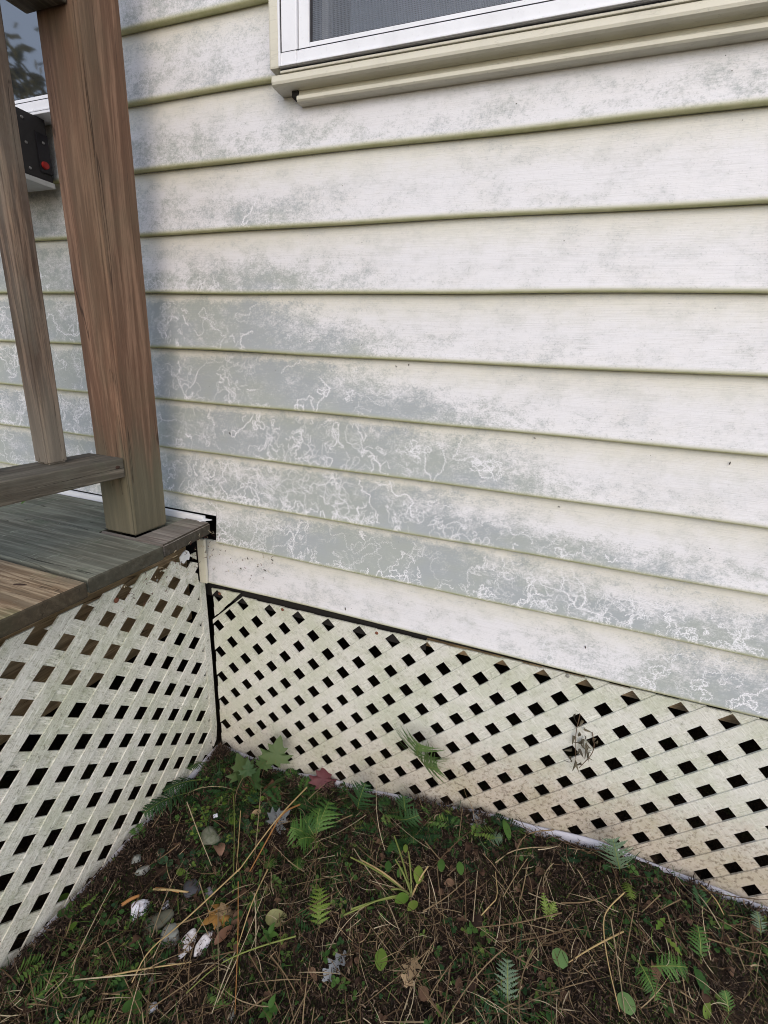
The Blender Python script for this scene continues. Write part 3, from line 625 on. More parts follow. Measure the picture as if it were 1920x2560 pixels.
box('light_stop_board', -2.32, -.15, -1.485, -1.46, -.70, .147, DARK, deck, 0)  # unseen boards added to keep light out from under the deck
box('light_stop_board', -2.36, -2.325, -1.485, .0, -.70, .147, DARK, deck, 0)
KNOT = plain('dark_knot', (.045, .025, .018), .9)
bm = bmesh.new(); bmesh.ops.create_uvsphere(bm, u_segments=12, v_segments=6, radius=1)
bmesh.ops.transform(bm, matrix=Matrix.Translation((-.150, -.412, .1768)) @ Matrix.Rotation(.3, 4, 'Z') @ Matrix.Diagonal((.0135, .0035, .0012, 1)), verts=bm.verts)
ob('knot_hole', from_bm('knot_hole', bm), KNOT, deck)
# ------------------------------------------------------------------ railing
rail = thing('deck_railing', (-.205, -.12, .178), 'red-brown deck railing with post, bottom rail and baluster', 'railing')
POSTW = wood_mat('post_wood', 2, (.155, .088, .057), (.235, .140, .092), (.115, .112, .076), .28, (.26, .44), green=(.13, .10, .06), greenamt=.25)
BALW = wood_mat('baluster_wood', 2, (.085, .055, .040), (.20, .135, .095), (.20, .175, .14), .55, (.36, .62), green=(.10, .09, .06), greenamt=.3)
RAILW = wood_mat('rail_wood', 1, (.085, .072, .055), (.165, .14, .11), (.175, .17, .14), .6, green=(.10, .11, .07), greenamt=.4)
def leaning(name, x0, x1, y0, y1, z0, z1, lean, mat, bev, cuts=6):
    bm = bmesh.new(); bmesh.ops.create_cube(bm, size=1)
    bmesh.ops.scale(bm, vec=(x1 - x0, y1 - y0, z1 - z0), verts=bm.verts)
    bmesh.ops.translate(bm, vec=((x0 + x1) / 2, (y0 + y1) / 2, (z0 + z1) / 2), verts=bm.verts)
    bmesh.ops.bevel(bm, geom=bm.edges[:], offset=bev, segments=3, affect='EDGES')
    for v in bm.verts: v.co.x += lean * (v.co.z - z0)
    return ob(name, from_bm(name, bm), mat, rail)
leaning('post', -.2505, -.1600, -.1650, -.0735, .1785, 1.28, .013, POSTW, .0045)
box('bottom_rail', -.2640, -.1660, -1.40, -.1655, .3110, .3520, RAILW, rail, .004, seg=3)
box('top_rail', -.2560, -.1620, -1.40, -.1655, 1.083, 1.123, RAILW, rail, .004, seg=3)
for k in range(6):
    y = -.2850 - .150 * k
    leaning('baluster', -.2555, -.2165, y, y + .039, .3522, 1.0828, .026, BALW, .004)
bm = bmesh.new(); bmesh.ops.create_uvsphere(bm, u_segments=10, v_segments=6, radius=1)
bmesh.ops.transform(bm, matrix=Matrix.Translation((-.1658, -.182, .335)) @ Matrix.Diagonal((.0012, .0055, .0035, 1)), verts=bm.verts)
ob('nail_hole', from_bm('nail_hole', bm), KNOT, rail)

# ------------------------------------------------------------------ black metal box on the wall
mb = thing('metal_box', (-.6, -.004, .9), 'black metal box with screw holes fixed under the window behind the post', 'metal box')
BLK = plain('black_metal', (.022, .021, .022), .6, .25, var=.3)
box('housing', -.80, -.450, -.150, -.0135, .905, 1.020, BLK, mb, .002)
box('tray', -.81, -.446, -.158, -.0135, .893, .9035, plain('grey_tray', (.42, .43, .43), .5), mb, .0015)
box('switch_plate', -.4498, -.4470, -.040, -.014, .918, .991, plain('dark_plate', (.008, .007, .01), .35), mb, .001)
for y, z in ((-.062, 1.006), (-.061, .963), (-.061, .918), (-.026, .974)):
    bm = bmesh.new(); bmesh.ops.create_cone(bm, cap_ends=True, segments=10, radius1=.003, radius2=.0022, depth=.002)
    bmesh.ops.transform(bm, matrix=Matrix.Translation((-.4492 if y < -.04 else -.4465, y, z)) @ Matrix.Rotation(math.pi / 2, 4, 'Y'), verts=bm.verts)
    ob('screw', from_bm('screw', bm), plain('screw_steel', (.22, .22, .22), .4, metal=.6), mb)
bm = bmesh.new(); bmesh.ops.create_cone(bm, cap_ends=True, segments=16, radius1=.0075, radius2=.0065, depth=.006)
bmesh.ops.transform(bm, matrix=Matrix.Translation((-.4450, -.030, .932)) @ Matrix.Rotation(math.pi / 2, 4, 'Y'), verts=bm.verts)
ob('red_button', from_bm('red_button', bm), plain('red_plastic', (.26, .014, .012), .5), mb)
# ------------------------------------------------------------------ foliage and litter
def orient(V, loc, rz=0, tx=0, ty=0, s=1.0):
    R = (Matrix.Translation(loc) @ Euler((tx, ty, rz), 'XYZ').to_matrix().to_4x4() @ Matrix.Scale(s, 4))
    return [tuple(R @ Vector(v)) for v in V]
def blade(L, W, prof, n=8, fold=.25, droop=.2, curl=0.0):
    """leaf along +Y from the origin; prof(t) is the half width"""
    V = []; F = []
    for i in range(n + 1):
        t = i / n; y = L * t; z = -droop * L * t * t + curl * L * math.sin(t * 5)
        h = max(.0001, prof(t)) * W
        V += [(-h, y, z + fold * h), (0, y, z), (h, y, z + fold * h)]
    for i in range(n):
        a = i * 3; F += [(a, a + 1, a + 4, a + 3), (a + 1, a + 2, a + 5, a + 4)]
    return V, F
ov = lambda t: .5 * math.sin(math.pi * min(1, t * .97 + .03)) ** .7
rnd_ = lambda t: .5 * math.sqrt(max(0, 1 - (2 * t - 1) ** 2))
lance = lambda t: .5 * math.sin(math.pi * t ** .7) if 0 < t < 1 else 0
oak = lambda t: .5 * (math.sin(math.pi * min(1, t * .93 + .04)) ** .6) * (.62 + .38 * math.cos(t * 2 * math.pi * 3.6 + 2.2)) + .03
def lobed(half, s=1.0, cup=.12, wav=.04):
    pts = [(0, 0)] + half + [(0, 1.0)] + [(-a, b) for a, b in half[::-1]]
    V = [(0, .36, 0)]; n = len(pts)
    for k in (.5, 1.0):
        for i, (a, b) in enumerate(pts):
            x = a * k; y = .36 + (b - .36) * k
            V.append((x, y, -cup * k * k * (x * x + (y - .36) ** 2) + wav * k * random.uniform(-1, 1)))
    F = [(0, 1 + i, 1 + (i + 1) % n) for i in range(n)] + [(1 + i, 1 + n + i, 1 + n + (i + 1) % n, 1 + (i + 1) % n) for i in range(n)]
    return [(a * s, b * s, c * s) for a, b, c in V], F
MAPLE = [(.30, -.10), (.24, .05), (.62, .12), (.48, .22), (.66, .42), (.42, .38), (.30, .44), (.40, .64), (.24, .62), (.18, .66), (.12, .84)]
def tube(pts, r0, r1, k=4):
    pts = [Vector(p) for p in pts]
    if len(pts) == 2: pts.insert(1, (pts[0] + pts[1]) / 2)
    # smooth
    for _ in range(2):
        q = [pts[0]]
        for a, b in zip(pts, pts[1:]): q += [a * .75 + b * .25, a * .25 + b * .75]
        pts = q + [pts[-1]]
        if len(pts) > 14: break
    V = []; F = []; n = len(pts)
    for i, p in enumerate(pts):
        t = (pts[min(i + 1, n - 1)] - pts[max(i - 1, 0)]).normalized()
        a = t.orthogonal().normalized(); b = t.cross(a); r = r0 + (r1 - r0) * i / (n - 1)
        for j in range(k): V.append(tuple(p + (a * math.cos(j * 2 * math.pi / k) + b * math.sin(j * 2 * math.pi / k)) * r))
    F = [(i * k + j, i * k + (j + 1) % k, (i + 1) * k + (j + 1) % k, (i + 1) * k + j) for i in range(n - 1) for j in range(k)]
    return V, F
def single(name, VF, mat, loc, label, cat, group=None, smooth=True, thick=0.0):
    o = ob(name, mesh(name, *VF), mat, None, loc, smooth); tag(o, label, cat, group)
    return o
leaf_mat_dry = leaf_mat("dry_weed", (.06,.05,.035), (.13,.11,.07))
G1 = leaf_mat('green_leaf', (.030, .085, .016), (.075, .155, .028)); G2 = leaf_mat('fern_green', (.022, .062, .022), (.055, .115, .038))
G3 = leaf_mat('yellow_green_leaf', (.085, .165, .020), (.17, .24, .04)); G4 = leaf_mat('dark_round_leaf', (.018, .050, .026), (.05, .105, .045), .1)
G5 = leaf_mat('silver_green', (.09, .145, .085), (.14, .20, .125)); GM = leaf_mat('maple_green', (.035, .075, .024), (.075, .115, .038), .45, (.16, .09, .04))
BR = leaf_mat('brown_leaf', (.11, .05, .03), (.20, .10, .06)); TN = leaf_mat('tan_leaf', (.30, .20, .11), (.42, .30, .17)); GR = leaf_mat('grey_leaf', (.20, .215, .225), (.31, .325, .34), .5, (.12, .11, .10))
OR = leaf_mat('orange_leaf', (.34, .15, .03), (.42, .22, .06), .4); RD = leaf_mat('maroon_leaf', (.12, .035, .04), (.2, .07, .06), .3)
PK = leaf_mat('pink_brown_leaf', (.26, .15, .10), (.36, .22, .15))
STRAW = plain('straw', (.42, .30, .14), .6, var=.35, sc=60); STRAWO = plain('orange_straw', (.36, .17, .055), .6, var=.3); STEMG = plain('green_stem', (.17, .20, .05), .6, var=.3); STEMB = plain('brown_stem', (.09, .055, .03), .7, var=.3)
def G(p, h=.004): return (p[0], p[1], gz(*p) + h)

def fern(base, tip, label, mat=None, n=12, width=.35, arch=.25, split=False, h0=.004, h1=.02, twist=0.0, up=(0, -.35, 1), group='ferns growing by the lattice', fine=True):
    """one frond: rachis from base to tip and paired, toothed leaflets"""
    mat = mat or G2
    b = Vector(base if len(base) == 3 else G(base, h0)); t = Vector(tip if len(tip) == 3 else G(tip, h1))
    L = (t - b).length; u = Vector(up).normalized()
    th = thing('fern', b, label, 'fern', group)
    pt = lambda s: b.lerp(t, s) + u * (arch * L * math.sin(math.pi * s) * .5)
    V, F = tube([pt(s) for s in np.linspace(0, 1, 6)], .0011, .0004)
    ob('stem', mesh('stem', V, F), STEMG, th)
    VV = []; FF = []
    for i in range(n):
        s = .16 + .84 * (i + .3) / n
        p = pt(s); d = (pt(min(1, s + .02)) - pt(s - .02)).normalized(); side = d.cross(u).normalized(); nn = side.cross(d)
        sh = math.sin(math.pi * min(1, s * .82 + .12)) ** .8 * (1 - .15 * s)
        pl = L * width * sh * random.uniform(.88, 1.1)
        for sg in (-1, 1):
            ax = (side * sg + d * random.uniform(.25, .5) + nn * random.uniform(-.25, .15)).normalized()
            wx = ax.cross(nn).normalized(); k = 10 if fine else 3
            lv = []
            w = min(L * .84 / n * .52, pl * .3)
            for j in range(k + 1):
                q = j / k; hw = w * (1 - q ** 1.6) * (1 if j == 0 else .42 + .58 * (j % 2)) + .0002
                c = p + ax * (pl * q) - nn * (pl * .18 * q * q)
                lv += [c - wx * hw - nn * hw * .2, c, c + wx * hw - nn * hw * .2]
            lf = []
            for j in range(k): a = 3 * j; lf += [(a, a + 1, a + 4, a + 3), (a + 1, a + 2, a + 5, a + 4)]
            if split: ob('leaflet', mesh('leaflet', lv, lf), mat, th)
            else:
                o_ = len(VV); VV += lv; FF += [tuple(x + o_ for x in f) for f in lf]
    if not split: ob('frond', mesh('frond', VV, FF), mat, th)
    return th
def sprig(pts, label, mat, cat='plant', name='small_plant', size=.012, prof=rnd_, pairs=True, stem=None, base=None, group=None, h=.012, wr=1.0):
    """stem through pts with leaves (parts) at each point"""
    b = base or G(pts[0], .002); th = thing(name, b, label, cat, group)
    P = [Vector(G(p, h + random.uniform(-.003, .004))) for p in pts]
    if stem and len(P) > 1:
        V, F = tube([Vector(b)] + P, .0009, .0006); ob('stem', mesh('stem', V, F), stem, th)
    for i, p in enumerate(P):
        d = (P[min(i + 1, len(P) - 1)] - P[max(i - 1, 0)]); az = math.atan2(d.y, d.x) if d.length > 1e-5 else random.uniform(0, 6)
        for sg in ((-1, 1) if pairs else (random.choice((-1, 1)),)):
            s = size * random.uniform(.8, 1.15)
            V, F = blade(s, s * .95 * wr, prof, 7, .12, .15)
            ob('leaf', mesh('leaf', orient(V, p, az + (0 if sg > 0 else math.pi) + random.uniform(-.35, .35), random.uniform(-.1, .45), random.uniform(-.3, .3)), F), mat, th, smooth=True)
    return th

# --- maple seedling by the corner
b = (.051, -.06, gz(.051, -.06)); t = thing('maple_seedling', b, 'maple seedling with dull green lobed leaves in the lattice corner', 'seedling')
for (x, z, s, ry) in ((.103, -.425, .070, .3), (-.003, -.512, .070, 1.2), (.068, -.462, .048, 0), (.050, -.515, .055, -.4), (.110, -.497, .070, -1.9), (.004, -.540, .060, 1.9), (.080, -.530, .060, 2.9), (.035, -.478, .04, .8)):
    y = -.055 + random.uniform(-.03, .012)
    V, F = lobed(MAPLE, s, .15, .03)
    ob('leaf', mesh('leaf', orient([(a, q - .36 * s, c) for a, q, c in V], (x, y, z), ry, math.radians(62) + random.uniform(-.3, .2), random.uniform(-.3, .3)), F), GM, t, smooth=True)
    V, F = tube([Vector(b), Vector((x * .5 + b[0] * .5, y - .005, z - .02)), (x, y, z)], .0012, .0007); ob('stem', mesh('stem', V, F), STEMB, t)
# --- ferns
fern((.474, .014, -.345), (.484, -.050, -.242), 'feathery green fern growing out through the wall lattice', n=12, width=.72, arch=.3, split=True, up=(-.1, -1, .25), mat=leaf_mat('pale_fern', (.075, .14, .04), (.13, .20, .07)))
fern((.470, .012, -.345), (.530, -.050, -.292), 'side frond of pale fern sticking out of the wall lattice', n=9, width=.6, arch=.3, split=True, up=(.1, -1, .3), mat=leaf_mat('pale_fern_two', (.075, .14, .04), (.13, .20, .07)))
fern((.337, -.04, gz(.337, -.04)), (.36, -.055, -.405), 'dark fern standing against the lattice bottom', n=9, width=.4, up=(0, -1, .3))
fern((.469, -.03, gz(.469, -.03)), (.458, -.055, -.40), 'fern with grey-green frond arching at the lattice foot', n=9, width=.38, up=(0, -1, .3))
fern((.435, -.035, gz(.435, -.035)), (.50, -.06, -.435), 'low fern frond beside the lattice lip leaning right', n=8, width=.4, up=(0, -1, .4))
fern((.928, -.03, gz(.928, -.03)), (.895, -.045, -.325), 'soft fern in front of the soil-splashed lattice', n=10, width=.42, up=(0, -1, .3), mat=G5)
fern((.935, -.045), (.940, -.092), 'tiny light fern hanging below the soft fern', n=8, width=.3, h1=.02, mat=G3)
for (a, c, l) in (((-.100, -.10), (-.128, -.205), 'dark fern sprawling over the foot of the deck lattice'), ((-.125, -.05), (-.122, -.125), 'dark fern nearest the corner of both lattices'), ((-.10, -.15), (-.125, -.27), 'low dark fern lying along the deck lattice edge')):
    fern(a, c, l, n=12, width=.32, h0=.01, h1=.055)
for i, (a, c, l) in enumerate(zip([(.274, -.145)] * 5, PT['parsley'][1:], ('cut green leaf of the big fern clump pointing at the lattice', 'middle leaf of the big fern clump', 'left leaf of the big fern clump by the straw', 'front leaf of the big fern clump', 'back right leaf of the big fern clump'))):
    fern(a, c, l, n=7, width=.62, h0=.01, h1=.045, arch=.3, split=True, mat=G1, group='big green fern clump', fine=True)
fern(PT['fern_low'][0], PT['fern_low'][1], 'green fern tip hanging forward from the clump', n=9, width=.38, mat=G1, split=True)
fern(PT['fern_low2'][0], PT['fern_low2'][1], 'green fern tip beside the crossing straws', n=9, width=.38, mat=G1)
fern(PT['bigfern'][1], PT['bigfern'][0], 'large green fern frond at bottom right of the ground', n=11, width=.42, h0=.03, h1=.02, split=True, mat=G1)
fern(PT['bigfern2'][1], PT['bigfern2'][0], 'upright green fern frond beside the large frond', n=9, width=.42, h0=.03, h1=.025, split=True, mat=G1)
for nm, l, mt in (('fernC', 'light fern with narrow tip rising from the straw', G1), ('fernE', 'broad fern clump at the bottom edge on the right', G1), ('fernI', 'small fern at the right edge under the lattice', G5), ('fernlet', 'tiny fern by the grey dead leaf', G5), ('fernlet2', 'small dark fern left of the stem rosette top', G2), ('silverfern', 'silvery fern frond at the bottom edge centre', G5), ('fernM', 'small yellow-green fern in the dark moss', G3), ('fernJ', 'small fern half out of frame on the right', G1)):
    p = PT[nm]; fern(p[0], p[1], l, n=8, width=.42, h0=.005, h1=.03, mat=mt)
a = PT['fernbr']
fern(a[0], a[1], 'bright fern tip with rounded teeth in brown litter', n=8, width=.2, h1=.035, mat=G3); fern(a[0], a[2], 'bright fern tip leaning right in brown litter', n=8, width=.3, h1=.03, mat=G3)
# --- creeping plants
sprig(PT['jenny1'], 'upright strand of bright round paired leaves below the seedling', G3, name='creeping_plant', size=.013, stem=STEMG, group='creeping plants with round leaves')
sprig(PT['jenny2'], 'strand of bright round leaves near the mossy stone', G3, name='creeping_plant', size=.011, stem=STEMG, group='creeping plants with round leaves')
d = PT['dark_round']; d2 = d + [[a + random.uniform(-.02, .02), q + random.uniform(-.02, .02)] for a, q in d + d]
for idx, l in (((0, 1, 2, 9, 16, 17, 18, 19, 34, 35, 36, 33), 'dark round-leaved creeper around the grey dead leaf'), ((3, 4, 5, 8, 12, 20, 21, 22, 25, 29, 37, 38, 39, 42, 46), 'dark round-leaved creeper in front of the mossy stone'), ((6, 7, 10, 11, 14, 23, 24, 27, 28, 31, 40, 41, 44, 45, 48), 'dark round-leaved creeper along the deck lattice side'), ((13, 15, 30, 32), 'few dark round leaves close to the lattice corner')):
    sprig([d2[i] for i in idx], l, G4, name='creeping_plant', size=.016, h=.007, group='creeping plants with round leaves')
BRL = ('bright round leaf above the brown curled leaf', 'bright yellow-green round leaf beside the fern clump', 'small bright leaf near the white flower', 'bright leaf near the left dark creeper')
for p, l, s in zip(PT['bright_round'], BRL, (.026, .030, .013, .02)):
    V, F = blade(s, s, rnd_, 8, .1, .1); single('round_leaf', (orient(V, G(p, .014), random.uniform(-.6, .6), -.1, .1), F), G3, G(p, .0), l, 'leaf')
# --- rosette of cut stems
b = G(PT['dandelion'][0], .004); t = thing('stem_rosette', b, 'rosette of thick yellow-green cut stems with few leaves', 'plant')
for i, p in enumerate(PT['dandelion'][1:]):
    e = Vector(G(p, .055 if i in (0, 1, 4) else .03)); e = e.lerp(Vector(b), .22 if i in (0, 1, 4) else .1)
    V, F = tube([b, Vector(b).lerp(e, .5) + Vector((0, 0, .012)), e], .0020, .0015, 5); ob('stalk', mesh('stalk', V, F), (STEMG, STRAW)[i % 3 == 2], t)
for i, p in enumerate(PT['dleaf']):
    s = (.024, .022, .036, .032, .028, .018, .024, .026, .026)[i]
    V, F = blade(s, s * .62, ov, 8, .2, .15); ob('leaf', mesh('leaf', orient(V, G(p, .022), random.uniform(-.5, .5) + (2.6 if i in (3, 4) else 0), .25, random.uniform(-.2, .2)), F), G3 if i in (2, 3, 4, 5) else G1, t, smooth=True)
# --- single leaves on the ground
def ground_leaf(p, VF, mat, label, rz=0, tx=0, ty=0, h=.012, name='fallen_leaf', cat='leaf'):
    V, F = VF; return single(name, (orient(V, G(p, h), rz, tx, ty), F), mat, G(p, 0), label, cat)
L_ = lambda p: (p[0], p[1])
ground_leaf(PT['grey_leaf'][0], lobed(MAPLE, .055), GR, 'grey dead lobed leaf in the middle of the creeper', -.5, .2, .1)
ground_leaf(PT['tan_leaf'][0], blade(.030, .015, ov, 8, .6, .1, .05), TN, 'small tan curled leaf beside the creeper strand', -.6, .1)
ground_leaf(PT['brown_curl'][0], blade(.042, .026, ov, 8, .5, .35, .1), PK, 'pinkish brown curled leaf left of the straws', .9, .2, .2, .016)
for p, l, s in zip(PT['brown_big'], ('large flat brown leaf under the left creeper', 'large brown leaf behind the upright strand', 'dark brown leaf near the seedling foot'), (.075, .06, .05)): ground_leaf(p, lobed(MAPLE, s, .2), BR, l, random.uniform(-1, 1), .15, 0, .006)
ground_leaf((.225, -.022), lobed(MAPLE, .062, .3), RD, 'maroon leaf lying against the lattice lip', .4, .6, .2, .022)
ground_leaf(PT['orange_small'][0], blade(.024, .014, oak, 8, .4, .2), OR, 'small orange leaf by the deck lattice', 1.2, .1)
ground_leaf(PT['brownleaf2'][0], blade(.040, .017, ov, 8, .5, .25, .05), BR, 'narrow brown leaf right of the white stone pair', -.3, .3, .3, .014)
ground_leaf(PT['orangemaple'][0], lobed(MAPLE, .056, .3, .07), OR, 'orange and green maple leaf crossed by straws', 2.6, .2, .2, .012)
ground_leaf((.192, -.362), lobed(MAPLE, .045, .3, .07), TN, 'tattered tan leaf piece beside the orange maple leaf', 1.0, .1, .2, .01)
ground_leaf(PT['curled_green'][0], blade(.046, .028, ov, 8, .6, .3, .1), leaf_mat('olive_leaf', (.20, .20, .08), (.33, .28, .14)), 'olive curled leaf with pale underside', -1.2, .2, .4, .014)
ground_leaf(PT['bluegrey'][0], lobed(MAPLE, .034), GR, 'pale grey dead leaf near the lattice lip', .8, .3, .1)
ground_leaf(PT['greenleaf'][0], blade(.042, .018, ov, 8, .25, .2), G1, 'pointed green leaf standing below the lattice', .5, .4, .2, .012, 'green_leaf')
ground_leaf(PT['holeleaf'][0], blade(.034, .024, ov, 9, .12, .1), G3, 'oval green leaf with a hole on dark moss', .25, .15, .1, .016, 'green_leaf')
ground_leaf(PT['oakleaf'][0], blade(.052, .036, oak, 22, .15, .15, .04), TN, 'tan oak leaf near the bottom edge', -.1, .15, .1, .012)
ground_leaf(PT['greylobed'][0], blade(.060, .032, oak, 22, .15, .15, .03), GR, 'silver grey lobed leaf near the bottom edge', -.35, .15, .1, .012)
for p, l in zip(PT['roundG'], ('round green leaf left of the large fern', 'round green leaf at the bottom below the large fern')): ground_leaf(p, blade(.030, .028, rnd_, 8, .08, .1), leaf_mat('sage_leaf', (.12, .22, .07), (.17, .27, .10)), l, .4, .2, 0, .02, 'green_leaf')
ground_leaf(PT['brightH'][0], blade(.032, .016, lance, 8, .2, .3), G3, 'bright arrow-shaped leaf at the right edge', -1.2, .2, 0, .02, 'green_leaf')
for p, l, rz in zip(PT['brightA'], ('bright yellow-green leaf above the large fern', 'second bright leaf above the large fern tip'), (-.6, -2.4)): ground_leaf(p, blade(.030, .012, oak, 10, .2, .2), G3, l, rz, .3, 0, .025, 'green_leaf')
ground_leaf(PT['bladeD'][0], blade(.040, .018, ov, 8, .3, .3), G1, 'upright green leaf left of the bottom right fern clump', .4, .6, 0, .01, 'green_leaf')
ground_leaf(PT['bladeF'][0], blade(.032, .012, lance, 8, .3, .3), G3, 'narrow bright leaf at the bottom edge on the right', -.3, .5, 0, .012, 'green_leaf')
for p, l in zip(PT['yellowleaf'], ('yellow leaf at the deck lattice foot', 'smaller yellow leaf at the deck lattice foot', 'pale green leaf touching the deck lattice foot')): ground_leaf(p, blade(.020, .015, ov, 8, .15, .1), G3, l, random.uniform(-1, 1), .1, .1, .014, 'green_leaf')
for p, l in ((PT['clover2'][0], 'green clover by the deck lattice'), (PT['clover'][0], 'three-leaf clover at bottom left')):
    b = G(p, 0); t = thing('clover', b, l, 'clover')
    for k in range(3):
        V, F = blade(.019, .017, rnd_, 7, .15, .1); ob('leaf', mesh('leaf', orient(V, G(p, .02), k * 2.09 + .3, .15), F), G1, t, smooth=True)
    V, F = tube([b, G(p, .02)], .0008, .0007); ob('stem', mesh('stem', V, F), STEMG, t)
for p, l in zip(PT['sprig'], ('small green sprig right of the curled leaf', 'small green sprig at the bottom edge')):
    b = G(p, 0); t = thing('small_plant', b, l, 'plant')
    for k in range(6):
        V, F = blade(.020, .011, lance, 6, .2, .2); ob('leaf', mesh('leaf', orient(V, G(p, .008 + .003 * k), k * 1.25, .45), F), G1, t, smooth=True)
b = G(PT['flower'][0], .0); t = thing('flower', b, 'tiny white flower among the creepers', 'flower')
V, F = tube([b, G(PT['flower'][0], .018)], .0007, .0006); ob('stem', mesh('stem', V, F), STEMG, t)
WP = plain('white_petal', (.72, .73, .82), .6)
for k in range(4):
    V, F = blade(.007, .006, rnd_, 5, .1, .1); ob('petal', mesh('petal', orient(V, G(PT['flower'][0], .018), k * 1.57, .1), F), WP, t, smooth=True)
# sprig standing on the deck boards
b = (-.545, -.150, .178); t = thing('small_plant', b, 'small green and orange sprig growing between the deck boards', 'plant')
for k, mt in enumerate((G1, G3, OR, OR)):
    V, F = blade(.030, .013, ov, 6, .2, .2); ob('leaf', mesh('leaf', orient(V, (b[0], b[1], b[2] + .012 + .010 * k), k * 1.7, .7), F), mt, t, smooth=True)
# dried weed hanging from the wall lattice
for pts, l in ((((.797, .013, -.100), (.795, .004, -.15), (.808, .002, -.216)), 'dried curled weed hanging from a lattice hole'), (((.826, .013, -.135), (.838, .004, -.17), (.815, .002, -.222)), 'second dried weed hanging lower on the lattice')):
    t = thing('dried_weed', pts[0], l, 'weed', 'dried weeds caught in the wall lattice')
    V, F = tube(pts, .0013, .0006); ob('stem', mesh('stem', V, F), STEMB, t)
    for k in range(13):
        s = random.random(); q = Vector(pts[0]).lerp(Vector(pts[2]), s) + Vector((random.uniform(-.014, .014), -.003, random.uniform(-.01, .006)))
        V, F = blade(random.uniform(.012, .022), .006, lance, 6, .5, .6, .12); ob('leaf', mesh('leaf', orient(V, q, random.uniform(0, 6), random.uniform(-1.9, -.9), random.uniform(-.5, .5)), F), leaf_mat_dry if k else leaf_mat_dry, t)
# ------------------------------------------------------------------ stones
def stone(p, sx, sy, sz, rz, mat, label, seed, sink=.25, group=None, name='stone'):
    bm = bmesh.new(); bmesh.ops.create_icosphere(bm, subdivisions=3, radius=1); r = np.random.default_rng(seed)
    ks = [(Vector(r.normal(0, 1.3, 3)), r.uniform(0, 6)) for _ in range(9)]; cuts = [(Vector(r.normal(0, 1, 3)).normalized(), r.uniform(.45, .82)) for _ in range(8)]
    for v in bm.verts:
        c = v.co.copy(); d = 1 + .075 * sum(math.sin(k.dot(c) * 2 + f) for k, f in ks) / 1.5
        c *= d
        for nrm, lim in cuts:
            e = c.dot(nrm)
            if e > lim: c -= nrm * (e - lim) * .9
        v.co = c
    b = G(p, 0)
    bmesh.ops.transform(bm, matrix=Matrix.Translation((b[0], b[1], b[2] + sz * (1 - sink * 2))) @ Matrix.Rotation(rz, 4, 'Z') @ Matrix.Rotation(random.uniform(-.2, .2), 4, 'X') @ Matrix.Diagonal((sx, sy, sz, 1)), verts=bm.verts)
    o = ob(name, from_bm(name, bm), mat, None, b, True); tag(o, label, 'stone', group); return o
def stone_mat(name, c1, c2, dirt=(.10, .06, .045), amt=.4):
    M = Mat(name); p = M.pos(); n = M.noise(p, 70, 5, .65); n2 = M.noise(p, 75, 5, .7)
    c = M.mix(n, c1, c2); c = M.mix(M.math('MULTIPLY', M.step(n2, .46, .68), amt), c, dirt)
    M.set(color=c, rough=.75).bump(n, .0015, .7); return M.m
SW1 = stone_mat('white_stone', (.55, .55, .60), (.72, .72, .80), amt=.6); SW2 = stone_mat('stained_white_stone', (.55, .52, .52), (.78, .76, .80), (.17, .10, .07), .6)
SG = stone_mat('olive_stone', (.085, .085, .060), (.13, .13, .095), (.05, .06, .03), .5); SGR = stone_mat('grey_stone', (.16, .17, .15), (.30, .31, .28)); SD = stone_mat('slate_stone', (.035, .037, .045), (.075, .078, .09))
stone(PT['wstone'][0], .019, .026, .015, -.35, SW1, 'largest white stone beside the olive stone', 1, .25)
stone(PT['gstone'][0], .027, .033, .014, -.3, SG, 'smooth olive stone right of the large white stone', 2, .3)
stone(PT['greystone'][0], .020, .026, .014, .5, SGR, 'pale grey angular stone below the olive stone', 3)
p = PT['pair']
stone(p[0], .0145, .0235, .012, .12, SW2, 'left stone of the white brown-stained pair', 4, .25); stone(p[1], .0150, .0240, .012, -.2, SW2, 'right stone of the white brown-stained pair', 5, .25)
for q, l, s in zip(PT['wsmall'], ('small white stone behind the olive stone', 'small pale stone crossed by a straw', 'small white oblong stone at bottom left', 'small white stone at the bottom edge', 'pale stone right below the brown leaf'), (.011, .010, .011, .009, .009)):
    stone(q, s * .8, s * 1.1, s * .7, random.uniform(-1, 1), SW1 if s > .01 else SGR, l, int(s * 1e5) + len(l), .35)
stone(PT['slate'][0], .020, .022, .010, .3, SD, 'dark slate stone behind the twig', 11, .15); stone(PT['slate'][1], .014, .013, .010, .3, stone_mat('lilac_stone', (.12, .12, .13), (.22, .21, .24)), 'dull lilac stone right of the slate stone', 12, .2)
stone(PT['moss_stone'][0], .026, .024, .014, 0, stone_mat('mossy_stone', (.10, .11, .075), (.19, .19, .14), (.05, .07, .025), .6), 'mossy grey-green stone in the creeping plants', 13, .2)
stone((-.085, -.335), .011, .014, .008, .4, SGR, 'small grey stone close to the deck lattice', 14, .2); stone((-.055, -.345), .010, .018, .009, -.4, SGR, 'small grey oblong stone near the deck lattice', 15, .2)
